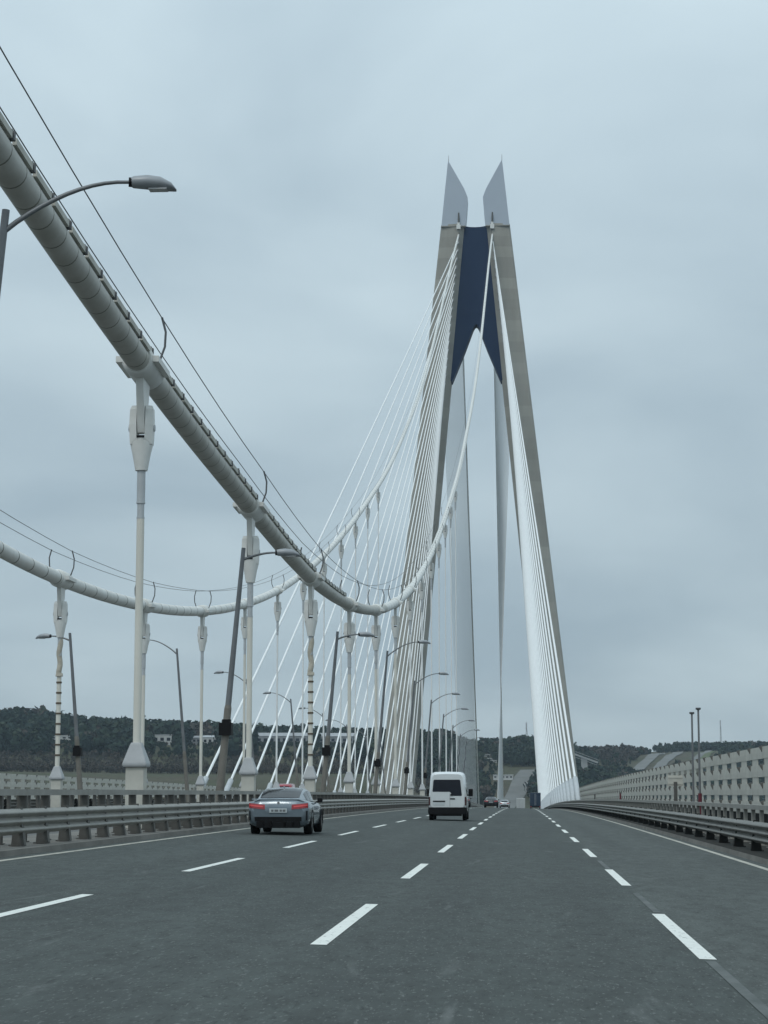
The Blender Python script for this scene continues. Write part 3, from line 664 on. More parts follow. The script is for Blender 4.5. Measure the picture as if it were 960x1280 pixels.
def make_car(loc, rotz, label, pm, group=None, sc=(1, 1, 1), lit=True, plate=True, hatch=False):
    g = thing('car', loc, label, 'car', group, (0, 0, rotz)); g.scale = sc
    st = [(0.00, .76, .44, .76, .79), (0.03, .83, .37, .84, .90), (0.07, .875, .31, .905, .985), (0.13, .905, .27, .94, 1.045), (0.30, .925, .235, .955, 1.065), (0.9, .93, .22, .955, 1.06), (1.5, .928, .20, .94, 1.02), (2.6, .918, .20, .925, .98), (3.3, .912, .20, .90, .96), (4.05, .90, .20, .82, .87), (4.5, .85, .22, .70, .76), (4.70, .74, .27, .60, .65), (4.77, .60, .32, .54, .57)]
    b = MB(); secs = []
    for y, w, zb, zs, zt in st:
        h = [(0.0, zb), (.80*w, zb), (.955*w, zb+.10), (w, zb+(zs-zb)*.45), (.985*w, zs-.09), (.945*w, zs), (.60*w, zt-.005), (0.0, zt)]
        secs.append([(x, y, z) for x, z in h] + [(-x, y, z) for x, z in h[-2:0:-1]])
    b.loft(secs, True); body = b.build('body', pm, g)
    ty = [0.34, 0.8, 1.15, 1.55, 2.15, 2.75, 3.15, 3.62]; tz = [1.06, 1.215, 1.31, 1.372, 1.39, 1.335, 1.2, 0.965]
    if hatch: ty = [0.10, 0.30, 0.6, 1.2, 2.0, 2.75, 3.15, 3.62]; tz = [1.0, 1.22, 1.38, 1.44, 1.44, 1.37, 1.22, 0.965]
    def wb(y): return I(y, [0.1, 0.34, 1.2, 2.4, 3.62], [.70, .74, .83, .83, .74])
    def wr(y): return I(y, [0.1, 0.34, 1.2, 2.4, 3.62], [.60, .60, .60, .60, .62])
    def zbelt(y): return I(y, [0.1, 0.34, 1.5, 3.62], [.98, 1.0, .93, .90])
    def zt(y): return I(y, ty, tz)
    def prof(y, t):     # t 0..1 from belt to roof centre
        a, r_, zb_, z1 = wb(y), wr(y), zbelt(y), zt(y); h = z1-zb_
        xs = [0, .5, .62, .8, 1.0]
        return I(t, xs, [a, r_+.04, r_-.03, r_*.6, 0]), I(t, xs, [zb_-.05, zb_+h*.80, zb_+h*.93, z1-.012, z1])
    b = MB(); secs = []
    for y in np.linspace(ty[0], ty[-1], 26):
        ts = [0, .25, .5, .56, .62, .8, 1.0]
        h = [prof(y, t) for t in ts]
        secs.append([(x, y, z) for x, z in h] + [(-x, y, z) for x, z in h[-2::-1]])
    b.loft(secs, True); b.build('cabin', pm, g)
    # rear window, side windows and windscreen lie on the cabin skin
    def patch(name, m, ya, yb, ta, tb, both, e=0.008):
        q = MB(); rows = []
        for y in np.linspace(ya, yb, 8):
            row = []
            for t in np.linspace(ta, tb, 6):
                x, z = prof(y, t); row.append((x+e*1.2*(1-t), y-(e if both else 0), z+e*t))
            if both: row += [(-x, y, z) for x, y, z in row[-2::-1]]
            rows.append(row)
        q.grid(rows); o = q.build(name, m, g)
        return o
    rw = (ty[0]+0.07, ty[3]-0.16) if not hatch else (0.17, 0.52)
    patch('rear_window', M['glass'], rw[0], rw[1], .60, 1.0, True)
    patch('windscreen', M['glass'], 2.86, 3.5, .60, 1.0, True)
    for s in (-1, 1):
        for ya, yb in ((0.95, 1.62), (1.68, 2.75)):
            q = MB(); rows = []
            for y in np.linspace(ya, yb, 5):
                row = []
                for t in np.linspace(.12, .49, 4):
                    x, z = prof(y, t); row.append((s*(x+0.008), y, z))
                rows.append(row)
            q.grid(rows); q.build('side_window', M['glass'], g)
        # mirror
        q = MB(); q.box((s*.97, 2.78, 1.0), (.16, .12, .13)).box((s*.88, 2.8, .95), (.1, .05, .04)); bevel(q.build('mirror', M['black'], g), .03)
    fx_ = lambda x: I(abs(x), [.70, .76, .83, .875, .905, .925], [0, 0, .03, .07, .13, .30])
    fz_ = lambda z: I(z, [.70, .76, .85, .91, .99, 1.045, 1.065], [0, 0, .02, .045, .072, .13, .25])
    def rear(name, m, x0, x1, z0, z1, e=0.012, parent=None, nx=8, nz=4, cut=0.0):
        q = MB(); rows = []
        for z in np.linspace(z0, z1, nz):
            rows.append([(x, max(fx_(x), fz_(z))-e, z + cut*(abs(x)-.45)) for x in np.linspace(x0, x1, nx)])
        q.grid(rows); 
        k = MB(); 
        back = [[(x, y+e+.03, z) for x, y, z in r_] for r_ in rows]
        q.grid(back)
        edge = lambda a, c: q.grid([a, c], False)
        edge(rows[0], back[0]); edge(rows[-1], back[-1]); edge([r_[0] for r_ in rows], [r_[0] for r_ in back]); edge([r_[-1] for r_ in rows], [r_[-1] for r_ in back])
        return q.build(name, m, parent or g)
    for s in (-1, 1):
        tl = rear('tail_light', M['taillight'], s*.40, s*.885, .745, .885, .014, None, 8, 4, 0.10)
        if lit: rear('light_bar', M['lit_red'], s*.46, s*.87, .80, .84, .022, tl, 8, 3, 0.10)
        rear('side_vent', M['black'], s*.835, s*.872, .42, .70, .016, None, 3, 4)
    rear('trunk_panel', M['black'] if False else pm, -.40, .40, .62, .80, .006)
    bm_ = rear('rear_bumper_insert', M['black'], -.70, .70, .40, .525, .014)
    q = MB().box((0, .14, .30), (1.30, .30, .20)); 
    for k in (-.45, -.2, .05+.15, .45): q.box((k, -.02, .33), (.03, .12, .12))
    bevel(q.build('diffuser', M['black'], g), .03)
    for s in (-1, 1):
        MB().tube([(s*.55, -.02, .33), (s*.55, .2, .33)], .05, 12).build('exhaust_pipe', M['black'], g)
    rear('spoiler_lip', pm, -.80, .80, 1.03, 1.05, .03, None, 10, 3)
    if plate:
        p = bevel(MB().box((0, -.025, .705), (.53, .02, .125)).build('number_plate', M['plate'], g), .008)
        for k, wd in ((-.17, .07), (-.05, .11), (.08, .07), (.18, .08)):
            MB().box((k, -.037, .705), (wd, .004, .065)).build('plate_print', M['lamp'], p)
        MB().tube([(0, .035, .93), (0, .025, .93)], .04, 16).build('badge', M['chrome'], g)
    wheels(g, .80, (.98, 3.82), WM, .335)
    for y in (.98, 3.82):
        for s in (-1, 1):
            q = MB(); n = 14
            q.grid([[(s*.932, y+rr*math.cos(a), .335+rr*math.sin(a)) for a in np.linspace(-.15, math.pi+.15, n)] for rr in (.335, .395)], False)
            q.grid([[(xx*s, y+.39*math.cos(a), .335+.39*math.sin(a)) for a in np.linspace(-.15, math.pi+.15, n)] for xx in (.932, .80)], False)
            q.build('wheel_arch', M['black'], g)
    MB().prism([(0, 0), (.16, 0), (.05, .06), (.02, .06)], lambda u, v, w: (w, 1.45+u, 1.362+v), -.02, .02).build('antenna_fin', pm, g)
    return g
def onroad(X, Y): return (X, Y, dk(Y)+cz(X)+0.004)
PB = paint('blue_grey_paint', (0.185, 0.225, 0.255)); PN = paint('navy_paint', (0.012, 0.018, 0.04)); PK = paint('dark_grey_paint', (0.035, 0.038, 0.042)); PW = paint('white_car_paint', (0.6, 0.62, 0.63)); PR = paint('red_car_paint', (0.33, 0.02, 0.03))
make_car(onroad(-7.02, 58.0), 0, 'blue-grey coupe with lit red tail lights driving in the fast lane', PB, sc=(0.97, 0.97, 0.98))
make_car(onroad(-6.9, 232), 0, 'navy hatchback half hidden beyond the white van', PN, hatch=True, lit=False)
make_car(onroad(-4.0, 262), 0, 'dark grey saloon ahead of the van near the crest of the road', PK, lit=False)
make_car(onroad(-3.15, 365), 0, 'small white hatchback just beyond the dark saloon at the crest', PW, hatch=True, lit=False)

def make_van(loc, label, pm, rotz=0, sc=(1, 1, 1), red=False):
    g = thing('van', loc, label, 'van', None, (0, 0, rotz)); g.scale = sc
    st = [(0.00, .80, .70, .62, 2.20), (0.05, .86, .755, .50, 2.27), (0.14, .895, .785, .42, 2.30), (0.6, .905, .79, .30, 2.315), (2.6, .905, .79, .30, 2.30), (3.4, .90, .765, .30, 2.20), (3.75, .895, .70, .30, 1.85), (4.05, .885, .72, .30, 1.32), (4.6, .86, .70, .32, 1.10), (4.8, .76, .60, .38, .86)]
    b = MB(); secs = []
    for y, w, wt, zb, zt in st:
        hh = zt-zb
        h = [(0, zb), (.90*w, zb), (w, zb+.12), (w, zb+hh*.42), (w*.6+wt*.4, zb+hh*.62), (wt+.02, zt-.16), (wt-.05, zt-.05), (wt-.2, zt-.005), (0, zt+.01)]
        secs.append([(x, y, z) for x, z in h] + [(-x, y, z) for x, z in h[-2:0:-1]])
    b.loft(secs, True); b.build('body', pm, g)
    rx = lambda z: I(z, [.62, 1.28, 1.60, 2.04, 2.15], [.80, .80, .765, .72, .65])
    def flat(name, pts, m, y0=-.012, th=.03, parent=None):
        return MB().prism(pts, lambda u, v, w: (u, w, v), y0, y0+th).build(name, m, parent or g)
    # tailgate window with the lower dip on the off side
    wnd = [(-.70, 1.36), (-.715, 1.40), (-.665, 1.90), (-.63, 1.94), (.58, 1.94), (.62, 1.90), (.69, 1.22), (.67, 1.165), (.30, 1.165), (.22, 1.20), (.15, 1.33), (.10, 1.36)]
    bevel(flat('tailgate_window', wnd, M['vanglass'], -.010, .03), .01)
    flat('door_gap', [(.112, .66), (.122, .66), (.122, 1.33), (.112, 1.33)], M['black'], -.006, .02)
    flat('door_handle', [(.14, 1.17), (.27, 1.17), (.22, 1.25), (.14, 1.27)], M['black'], -.03, .04)
    flat('handle_trim', [(.13, 1.00), (.36, 1.00), (.36, 1.06), (.13, 1.06)], M['black'], -.02, .03)
    flat('plate_lamp_bar', [(-.69, .885), (-.11, .885), (-.11, .945), (-.69, .945)], M['black'], -.03, .04)
    flat('number_plate', [(-.66, .745), (-.14, .745), (-.14, .865), (-.66, .865)], M['plate'], -.018, .03)
    for s in (-1, 1):
        q = MB(); q.grid([[(s*(rx(z)+o), .004+oy, z) for o, oy in ((.035, .006), (.07, .045), (.098, .09), (.108, .15))] for z in np.linspace(.72, 1.12, 5)]); q.build('tail_light', M['dull_red'], g)
        q = MB(); q.box((s*1.02, 3.5, 1.32), (.22, .14, .36)).box((s*.92, 3.52, 1.2), (.12, .06, .06)); bevel(q.build('mirror', M['black'], g), .04)
        for ya, yb in ((.5, 1.5), (1.6, 2.5), (2.62, 3.3)):
            q = MB(); q.add([(s*.885, ya, 1.32), (s*.885, yb, 1.32), (s*.825, yb-.04, 1.86), (s*.825, ya+.04, 1.86)], [(0, 1, 2, 3)]); q.build('side_window', M['vanglass'], g)
    bp = MB(); bp.loft([[(x, y, z) for x, z in ((-w, .30), (w, .30), (w+.02, .45), (w, .63), (-w, .63), (-w-.02, .45))] for y, w in ((-.09, .78), (-.07, .86), (.0, .915), (.5, .925))], False)
    bevel(bp.build('rear_bumper', M['black'], g), .03)
    q = MB().box((0, .35, .30), (1.35, .7, .16)); q.build('underbody', M['black'], g)
    wheels(g, .80, (.85, 3.85), WV, .33)
    flat('windscreen', [(-.62, 1.36), (.62, 1.36), (.60, 2.05), (-.60, 2.05)], M['vanglass'], 3.98, .02) if red else None
    return g
make_van(onroad(-3.55, 96.5), 'white high-roof van with dark tailgate window and black bumper', paint('van_white', (0.76, 0.78, 0.78)))
make_van(onroad(-29.0, 250), 'red van on the opposite carriageway seen over the median railings', PR, math.pi, (1.1, 1.2, 1.25), True)

def make_truck(loc, label, body_m, cat, L, W_, H_, white):
    g = thing('truck' if cat == 'truck' else 'coach', loc, label, cat)
    bx = bevel(MB().box((0, L/2, .95+(H_-.95)/2), (W_, L, H_-.95)).build('cargo_box' if white else 'trailer', body_m, g), .05)
    for s in (-1, 1):
        bevel(MB().box((s*(W_/4), -.012, .95+(H_-.95)/2), (W_/2-.08, .03, H_-1.15)).build('rear_door', body_m, bx), .015)
        MB().tube([(s*.12, -.05, 1.1), (s*.12, -.05, H_-.2)], .025, 6).build('lock_rod', M['sleeve'], bx)
        MB().box((s*(W_/2-.25), .05, .78), (.4, .08, .14)).build('tail_light', M['taillight'], g)
        for y in (1.2, 2.5, L+.2):
            w_ = link('wheel', WT[0], g, (s*(W_/2-.2), y, .5)); link('rim', WT[1], w_)
    MB().box((0, L/2, .80), (W_*.7, L, .3)).build('chassis', M['black'], g)
    MB().box((0, .1, .52), (W_*.9, .1, .14)).build('underrun_bar', M['galvdark'], g)
    c = bevel(MB().box((0, L+1.0, 1.75), (W_*.95, 1.9, 2.3)).build('cab', body_m, g), .12)
    MB().box((0, L+1.98, 2.2), (W_*.85, .03, .9)).build('windscreen', M['glass'], c)
    return g
WT = wheel_meshes(0.5, 0.3)
make_truck(onroad(-0.35, 575), 'white box lorry with twin rear doors beyond the crest', paint('lorry_white', (0.55, 0.56, 0.55)), 'truck', 7, 2.5, 3.8, True)
make_truck(onroad(3.1, 470), 'dark blue lorry trailer in the slow lane beside the white stays', paint('lorry_blue', (0.03, 0.05, 0.085)), 'truck', 10, 2.5, 4.0, False)

# ------------------------------------------------------------------ terrain
TY = np.array([700, 900, 1000, 1060, 1130, 1200, 1300, 1420, 1600, 1750, 1950, 2200, 2500, 3000, 3800])
TXs = np.array([-2200, -900, -440, -300, -180, -90, -45, 25, 70, 130, 220, 330, 800, 2200])
left  = [-80, -78, -60, -25, 2, 8, 13, 17, 40, 54, 60, 60, 50, 45, 40]
mid   = [-80, -78, -60, -38, -26, -22, -19, -12, 4, 22, 36, 39, 40, 40, 40]
right = [-80, -80, -78, -70, -60, -50, -38, -24, -10, 0, 15, 31, 40, 45, 45]
colz = []
for x in TXs:
    if x <= -90: 
        k = 1.0 if x < -400 else (0.93 if x < -250 else 0.84)
        z = [q*k if q > 0 else q for q in left]
    elif x <= 25: z = mid if x >= -45 else [(a+b)/2 for a, b in zip(left, mid)]
    elif x <= 70: z = [(a*.15+b*.85) for a, b in zip(mid, right)]
    elif x < 200: z = right
    else: z = [q + (8 if i > 8 else 0) for i, q in enumerate(right)]
    colz.append(z)
TG = np.array(colz).T                      # [Y, X]
def vnoise(x, y, s, seed):
    r_ = np.random.default_rng(seed).random((64, 64)); x = x/s; y = y/s
    i = np.floor(x).astype(int); j = np.floor(y).astype(int); u = x-i; v = y-j; u = u*u*(3-2*u); v = v*v*(3-2*v)
    g_ = lambda a, b: r_[a % 64, b % 64]
    return (g_(i, j)*(1-u)+g_(i+1, j)*u)*(1-v) + (g_(i, j+1)*(1-u)+g_(i+1, j+1)*u)*v - 0.5
def terr(x, y):
    x = np.asarray(x, float); y = np.asarray(y, float)
    i = np.clip(np.searchsorted(TY, y)-1, 0, len(TY)-2); j = np.clip(np.searchsorted(TXs, x)-1, 0, len(TXs)-2)
    a = np.clip((y-TY[i])/(TY[i+1]-TY[i]), 0, 1); b = np.clip((x-TXs[j])/(TXs[j+1]-TXs[j]), 0, 1)
    z = TG[i, j]*(1-a)*(1-b)+TG[i+1, j]*a*(1-b)+TG[i, j+1]*(1-a)*b+TG[i+1, j+1]*a*b
    rough = np.clip((y-1300)/300, 0, 1)
    return z + rough*(14*vnoise(x, y, 170, 1) + 6*vnoise(x, y, 60, 2)) + 1.2*vnoise(x, y, 25, 3)
gx = np.concatenate([np.arange(-2200, -560, 60), np.arange(-560, 420, 10), np.arange(420, 2201, 60)]); gy = np.concatenate([np.arange(700, 1000, 30), np.arange(1000, 2560, 12), np.arange(2560, 3801, 60)])
XX, YY = np.meshgrid(gx, gy); ZZ = terr(XX, YY)
nx_, ny_ = len(gx), len(gy)
vv = np.stack([XX, YY, ZZ], -1).reshape(-1, 3)
idx = np.arange(nx_*ny_).reshape(ny_, nx_); fq = np.stack([idx[:-1, :-1], idx[:-1, 1:], idx[1:, 1:], idx[1:, :-1]], -1).reshape(-1, 4)
me = bpy.data.meshes.new('hillside'); me.from_pydata(vv.tolist(), [], fq.tolist()); me.polygons.foreach_set('use_smooth', [True]*len(fq))
def ground_mat():
    m = bpy.data.materials.new('hillside_ground'); m.use_nodes = True; n = m.node_tree.nodes; l = m.node_tree.links; p = n['Principled BSDF']; p.inputs['Roughness'].default_value = 0.95; p.inputs['Specular IOR Level'].default_value = 0.1
    t = n.new('ShaderNodeTexCoord')
    def nz(s, lo, hi, st=(1, 1, 1)):
        mp = n.new('ShaderNodeMapping'); mp.inputs['Scale'].default_value = st; l.new(t.outputs['Object'], mp.inputs[0])
        x = n.new('ShaderNodeTexNoise'); l.new(mp.outputs[0], x.inputs['Vector']); x.inputs['Scale'].default_value = s; x.inputs['Detail'].default_value = 6; r_ = n.new('ShaderNodeMapRange'); l.new(x.outputs['Fac'], r_.inputs[0]); r_.inputs[1].default_value = lo; r_.inputs[2].default_value = hi; return r_.outputs[0]
    k = n.new('ShaderNodeMix'); k.data_type = 'RGBA'; l.new(nz(0.02, 0.4, 0.6), k.inputs['Factor']); k.inputs[6].default_value = (0.075, 0.082, 0.045, 1); k.inputs[7].default_value = (0.10, 0.085, 0.06, 1)
    k2 = n.new('ShaderNodeMix'); k2.data_type = 'RGBA'; l.new(nz(0.3, 0.35, 0.7), k2.inputs['Factor']); l.new(k.outputs[2], k2.inputs[6]); k2.inputs[7].default_value = (0.05, 0.05, 0.035, 1)
    l.new(k2.outputs[2], p.inputs['Base Color']); return m
me.materials.append(ground_mat()); hill = link('hillside', me); tag(hill, kind='structure')
# water below the bridge
b = MB(); b.add([(-15000, -9000, -74), (15000, -9000, -74), (15000, 15000, -74), (-15000, 15000, -74)], [(0, 1, 2, 3)])
water = b.build('water', mat('strait_water', (0.03, 0.045, 0.05), 0.25, noise=(0.01, 0.4, (0.04, 0.055, 0.06)), bump=(0.25, 0.5))); tag(water, kind='structure')

# roads on the land: ahead of the bridge and climbing the right-hand hill
def ribbon(name, pts, w, m, lift=0.35, off=0.0):
    b = MB(); rows = []
    P = np.array(pts, float); t = np.linspace(0, len(P)-1, len(P)*8)
    px = np.interp(t, range(len(P)), P[:, 0]); py = np.interp(t, range(len(P)), P[:, 1])
    for q in range(3): px = np.convolve(np.pad(px, 4, 'edge'), np.ones(9)/9, 'valid'); py = np.convolve(np.pad(py, 4, 'edge'), np.ones(9)/9, 'valid')
    dx, dy = np.gradient(px), np.gradient(py); L = np.hypot(dx, dy); nxx, nyy = dy/L, -dx/L
    for i in range(len(px)):
        ks = np.linspace(-.5, .5, 7)*w + off
        xs = px[i]+nxx[i]*ks; ys = py[i]+nyy[i]*ks
        zs = terr(xs, ys)+lift
        rows.append(list(zip(xs, ys, zs)))
    b.grid(rows); return tag(b.build(name, m), kind='structure')
far_as = mat('far_asphalt', (0.16, 0.16, 0.152), 0.9, noise=(0.05, 0.8, (0.10, 0.10, 0.092)))
ROADS = []
def road_path(name, pts, w, lift=0.6, off=0.0, m=None): ROADS.append((np.array(pts, float), w/2+abs(off)+4)); return ribbon(name, pts, w, m or far_as, lift, off)
road_path('motorway', [(CX, 1190), (CX, 1300), (-14, 1420), (-6, 1560), (2, 1660), (8, 1720)], 15, 0.8)
HR = [(118, 1950), (128, 2050), (150, 2160), (170, 2300), (178, 2420)]
road_path('hill_road', HR, 12, 0.8, -12); road_path('hill_road', HR, 12, 0.8, 8); road_path('hill_road', [(172, 2060), (196, 2200), (222, 2360)], 8, 0.8)
verge = mat('grass_verge', (0.085, 0.105, 0.04), 0.95, noise=(0.1, 0.6, (0.06, 0.07, 0.03)))
ribbon('grass_verge', [(168, 1990), (190, 2140), (212, 2300)], 16, verge, 0.7)
ROADS.append((np.array([(150, 1900), (190, 2140), (212, 2300)], float), 14))

# buildings on the left hill
BLD = []
def building(X, Y, w, d, h, label, wallc, roofc, flat=False, nwin=5):
    z = float(terr(X, Y)); BLD.append((X, Y, w))
    g = thing('hillside_building', (X, Y, z), label, 'building')
    wm = mat('wall_render', wallc, 0.8, noise=(0.3, 0.3, None)); rm = mat('roof_sheet', roofc, 0.8, noise=(0.3, 0.4, None))
    MB().box((0, 0, h/2-1.5), (w, d, h+3)).build('wall', wm, g)
    if flat: MB().box((0, 0, h+.25), (w+.8, d+.8, .5)).build('roof', rm, g)
    else: MB().prism([(-d/2-.6, h), (d/2+.6, h), (0, h+d*.22)], lambda u, v, q: (q, u, v), -w/2-.5, w/2+.5).build('roof', rm, g)
    for i in range(nwin):
        x = -w/2+w*(i+.5)/nwin
        f = MB().box((x, -d/2-.03, h*.55), (w/nwin*.55, .10, h*.35)).build('window', M['vanglass'], g)
        MB().box((x, -d/2-.10, h*.55-h*.18), (w/nwin*.62, .16, .15)).build('sill', wm, f)
WHT, GRY = (0.55, 0.56, 0.55), (0.26, 0.27, 0.28)
building(-296, 1650, 16, 9, 7.6, 'white house with broad dark windows on the wooded hill', WHT, (0.5, 0.52, 0.53), True, 3)
building(-270, 1665, 14, 8, 5.4, 'low grey shed behind the white hill house', GRY, (0.3, 0.31, 0.32), False, 4)
building(-257, 1655, 12, 8, 6.4, 'white gabled house beside the low grey shed', WHT, (0.42, 0.44, 0.45), False, 3)
building(-378, 1640, 18, 8, 3.4, 'long low white roofed hut among trees on the left hill', WHT, (0.6, 0.61, 0.6), True, 4)
building(-205, 1720, 44, 14, 7, 'long pale warehouse with grey roof behind the stays', GRY, (0.33, 0.34, 0.35), False, 8)
building(-160, 1740, 30, 14, 7, 'grey warehouse with pale roof next to the long warehouse', GRY, (0.36, 0.37, 0.38), False, 6)
building(-15, 1640, 16, 8, 3.2, 'low white canopy building beside the motorway ahead', WHT, (0.62, 0.63, 0.63), True, 5)
# small white building shapes standing in for lights up the wooded hill
for k, (X, Y) in enumerate(((-34.5, 1915), (-31.5, 1870), (-28, 1820), (-24.3, 1770))):
    building(X, Y, 5.0, 4, 1.6, ('uppermost', 'second highest', 'second lowest', 'lowest')[k] + ' of four small white blocks for the lights up the hill ahead', WHT, (0.6, 0.61, 0.62), True, 2)
# masts
def mast(X, Y, h, label):
    z = float(terr(X, Y)); g = thing('radio_mast', (X, Y, z), label, 'mast')
    b = MB()
    for a in range(3):
        q = 2*math.pi*a/3; b.tube([(1.6*math.cos(q), 1.6*math.sin(q), 0), (.35*math.cos(q), .35*math.sin(q), h)], .22, 5)
    b.build('lattice', M['galvdark'], g)
    b = MB()
    for k in range(1, 10):
        r_ = 1.6-1.25*k/10; b.tube([(r_*math.cos(q), r_*math.sin(q), h*k/10) for q in np.linspace(0, 2*math.pi, 7)], .12, 4)
    b.build('brace_ring', M['galvdark'], g); MB().tube([(0, 0, h-4), (0, 0, h+3)], .7, 8).build('antenna', M['sleeve'], g)
mast(240, 2450, 36, 'thin radio mast on the dark wooded ridge beyond the wind screen')
mast(5, 1960, 26, 'thin lattice mast on the wooded hill ahead beside the white stays')
# far viaduct slab behind the right stays
vz = float(terr(54, 1700))
g = thing('viaduct', (54, 1700, vz), 'short pale sloping slab on a tapered pier beyond the right stays', 'bridge')
rt = Matrix.Rotation(R(20), 3, 'Y')
vb = MB().box((0, 0, 27.5-vz), (21, 7, 1.3), rt)
for q in (-2.2, 2.2): vb.box(rt @ Vector((0, -3.4, q)) + Vector((0, 0, 27.5-vz)), (21, .3, .35), rt)
vb.build('deck_slab', M['deckside'], g)
MB().prism([(-4.5, -4), (1.5, -4), (1.0, 26.5-vz), (-4.0, 28-vz)], lambda u, v, w: (u, w, v), -2.5, 2.5).build('pier', M['deckside'], g)

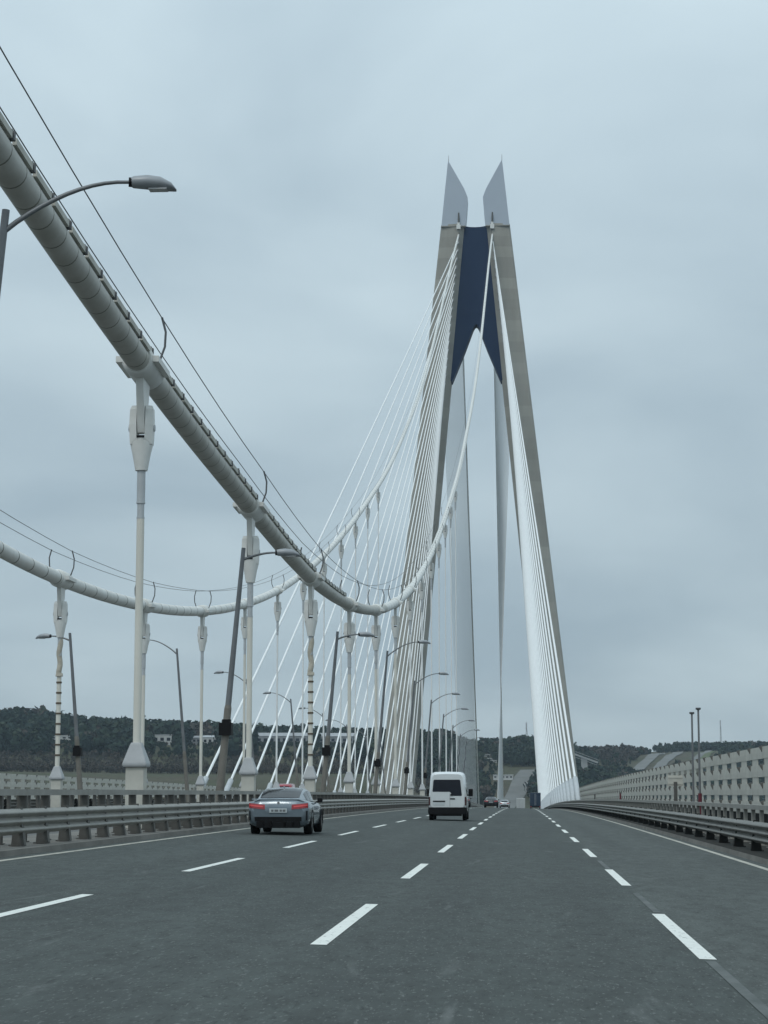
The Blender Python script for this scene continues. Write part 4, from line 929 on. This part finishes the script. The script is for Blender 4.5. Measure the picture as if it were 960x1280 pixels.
# ------------------------------------------------------------------ woods (far off, one mass each)
def wood_mat(name):
    m = bpy.data.materials.new(name); m.use_nodes = True; n = m.node_tree.nodes; l = m.node_tree.links; p = n['Principled BSDF']; p.inputs['Roughness'].default_value = 0.9; p.inputs['Specular IOR Level'].default_value = 0.1
    a = n.new('ShaderNodeAttribute'); a.attribute_name = 'leaf_colour'; l.new(a.outputs['Color'], p.inputs['Base Color']); return m
WM_ = wood_mat('woodland')
def woods(name, x0, x1, y0, y1, n, label, seed, brown=0.15, hmin=6, hmax=12, keep=None, nq=80, leaf=1.5):
    r_ = np.random.default_rng(seed)
    px = r_.uniform(x0, x1, n); py = r_.uniform(y0, y1, n)
    ok = np.ones(n, bool)
    for P, w in ROADS:
        for a, c in zip(P, P[1:]):
            d = c-a; t = np.clip(((px-a[0])*d[0]+(py-a[1])*d[1])/(d@d), 0, 1); ok &= np.hypot(px-a[0]-t*d[0], py-a[1]-t*d[1]) > w+3
    for X, Y, w in BLD:                                       # gardens stay open on the downhill side
        ok &= ~((np.abs(px-X*py/Y) < w*.62+2) & (py > Y-25) & (py < Y+8))
    if keep is not None: ok &= keep(px, py)
    px, py = px[ok], py[ok]; n = len(px); pz = terr(px, py)
    dens = vnoise(px, py, 90, seed+5)
    h = r_.uniform(hmin, hmax, n)*(1+0.9*dens)
    for X, Y, w in BLD: h = np.where((np.abs(px-X*py/Y) < w*.5+2) & (py > Y-260) & (py < Y), np.minimum(h, 3.2), h); rad = h*r_.uniform(.30, .46, n)
    # leaf clumps: quads spread through each crown
    u = r_.normal(size=(n, nq, 3)); u /= np.linalg.norm(u, axis=2, keepdims=True)
    rr = r_.uniform(.45, 1.0, (n, nq, 1))*(1+.22*np.sin(u[..., :1]*5+r_.uniform(0, 6, (n, 1, 1)))*np.cos(u[..., 1:2]*4+r_.uniform(0, 6, (n, 1, 1))))
    c = u*rr*np.stack([rad, rad, h*.46], -1)[:, None, :] + np.stack([px, py, pz+h*.58], -1)[:, None, :]
    nrm = u + r_.normal(scale=.55, size=u.shape); nrm /= np.linalg.norm(nrm, axis=2, keepdims=True)
    t1 = np.cross(nrm, r_.normal(size=u.shape)); t1 /= np.linalg.norm(t1, axis=2, keepdims=True); t2 = np.cross(nrm, t1)
    s = leaf*r_.uniform(.5, 1.0, (n, nq, 1))*(h/9)[:, None, None]
    q = np.stack([c-t1*s-t2*s*.7, c+t1*s-t2*s*.5, c+t1*s*.8+t2*s, c-t1*s*.6+t2*s*.8], 2)      # n,nq,4,3
    base = np.array([(0.022, 0.036, 0.026), (0.026, 0.042, 0.029), (0.018, 0.031, 0.026), (0.032, 0.044, 0.028)])[r_.integers(0, 4, n)]
    br = r_.random(n) < np.clip(brown+dens*.7, 0, 1); base[br] = np.array([(0.070, 0.060, 0.050), (0.055, 0.050, 0.042)])[r_.integers(0, 2, br.sum())]
    colr = base[:, None, :]*r_.uniform(.82, 1.2, (n, nq, 1))
    V = q.reshape(-1, 3); F = np.arange(len(V)).reshape(-1, 4)
    # trunks
    tv = []; a3 = np.array([0, 2.1, 4.2]); 
    bx = np.stack([px[:, None]+.28*np.cos(a3), py[:, None]+.28*np.sin(a3), np.repeat((pz-1)[:, None], 3, 1)], -1); tp = np.stack([px[:, None]+.12*np.cos(a3), py[:, None]+.12*np.sin(a3), np.repeat((pz+h*.6)[:, None], 3, 1)], -1)
    TV = np.concatenate([bx, tp], 1).reshape(-1, 3); o = len(V)+6*np.arange(n)[:, None]
    TF = np.concatenate([np.stack([o[:, 0]+i, o[:, 0]+(i+1) % 3, o[:, 0]+3+(i+1) % 3, o[:, 0]+3+i], -1) for i in range(3)])
    me = bpy.data.meshes.new(name); allv = np.concatenate([V, TV]); allf = np.concatenate([F, TF])
    me.vertices.add(len(allv)); me.vertices.foreach_set('co', allv.astype('f').ravel())
    me.loops.add(allf.size); me.loops.foreach_set('vertex_index', allf.astype('i').ravel())
    me.polygons.add(len(allf)); me.polygons.foreach_set('loop_start', (np.arange(len(allf))*4).astype('i')); me.update(calc_edges=True)
    at = me.color_attributes.new('leaf_colour', 'FLOAT_COLOR', 'POINT')
    cc = np.concatenate([np.repeat(colr.reshape(-1, 3), 4, 0), np.tile((.05, .042, .035), (len(TV), 1))]); at.data.foreach_set('color', np.concatenate([cc, np.ones((len(cc), 1))], 1).astype('f').ravel())
    me.materials.append(WM_); ob = link(name, me); return tag(ob, label, 'woodland', None, 'stuff')
woods('woodland', -640, -60, 1490, 1900, 6200, 'dark mixed woodland covering the left hill behind the hangers', 11, 0.02, 6, 15)
woods('scrub', -600, -60, 1340, 1495, 3600, 'brown leafless scrub along the foot of the left hill', 12, 1.6, 3.0, 5.5, nq=45, leaf=1.0)
woods('woodland', -75, 75, 1480, 2150, 3200, 'dark woodland on the hill ahead between tower and stays', 13, 0.06, 7, 13, keep=lambda x, y: (y > 1730) | (np.abs(x+6) > 13))
woods('woodland', 60, 165, 1500, 2400, 1500, 'leafless brown and green woodland on the slope beyond the right stays', 14, 0.55, 4, 8)
woods('woodland', 60, 560, 1330, 1960, 3600, 'dark woodland on the lower slope seen through the wind screen openings', 16, 0.1, 5, 10, nq=50, leaf=2.0)
woods('woodland', 165, 520, 1950, 2600, 3600, 'dark evergreen wood on the ridge beyond the wind screen', 15, 0.05, 6, 11)

# ------------------------------------------------------------------ haze: moist air over the strait
b = MB().box((0, 1700, 130), (5200, 4600, 440))
hz = b.build('haze', M['white']); hz.data.materials.clear()
hm = bpy.data.materials.new('haze_air'); hm.use_nodes = True; n = hm.node_tree.nodes; n.clear()
pv = n.new('ShaderNodeVolumePrincipled'); pv.inputs['Color'].default_value = (0.72, 0.86, 0.98, 1); pv.inputs['Density'].default_value = 0.000065; pv.inputs['Anisotropy'].default_value = 0.2
mo = n.new('ShaderNodeOutputMaterial'); hm.node_tree.links.new(pv.outputs[0], mo.inputs['Volume']); hz.data.materials.append(hm); tag(hz, kind='stuff')
S.cycles.volume_bounces = 1; S.cycles.max_bounces = 6
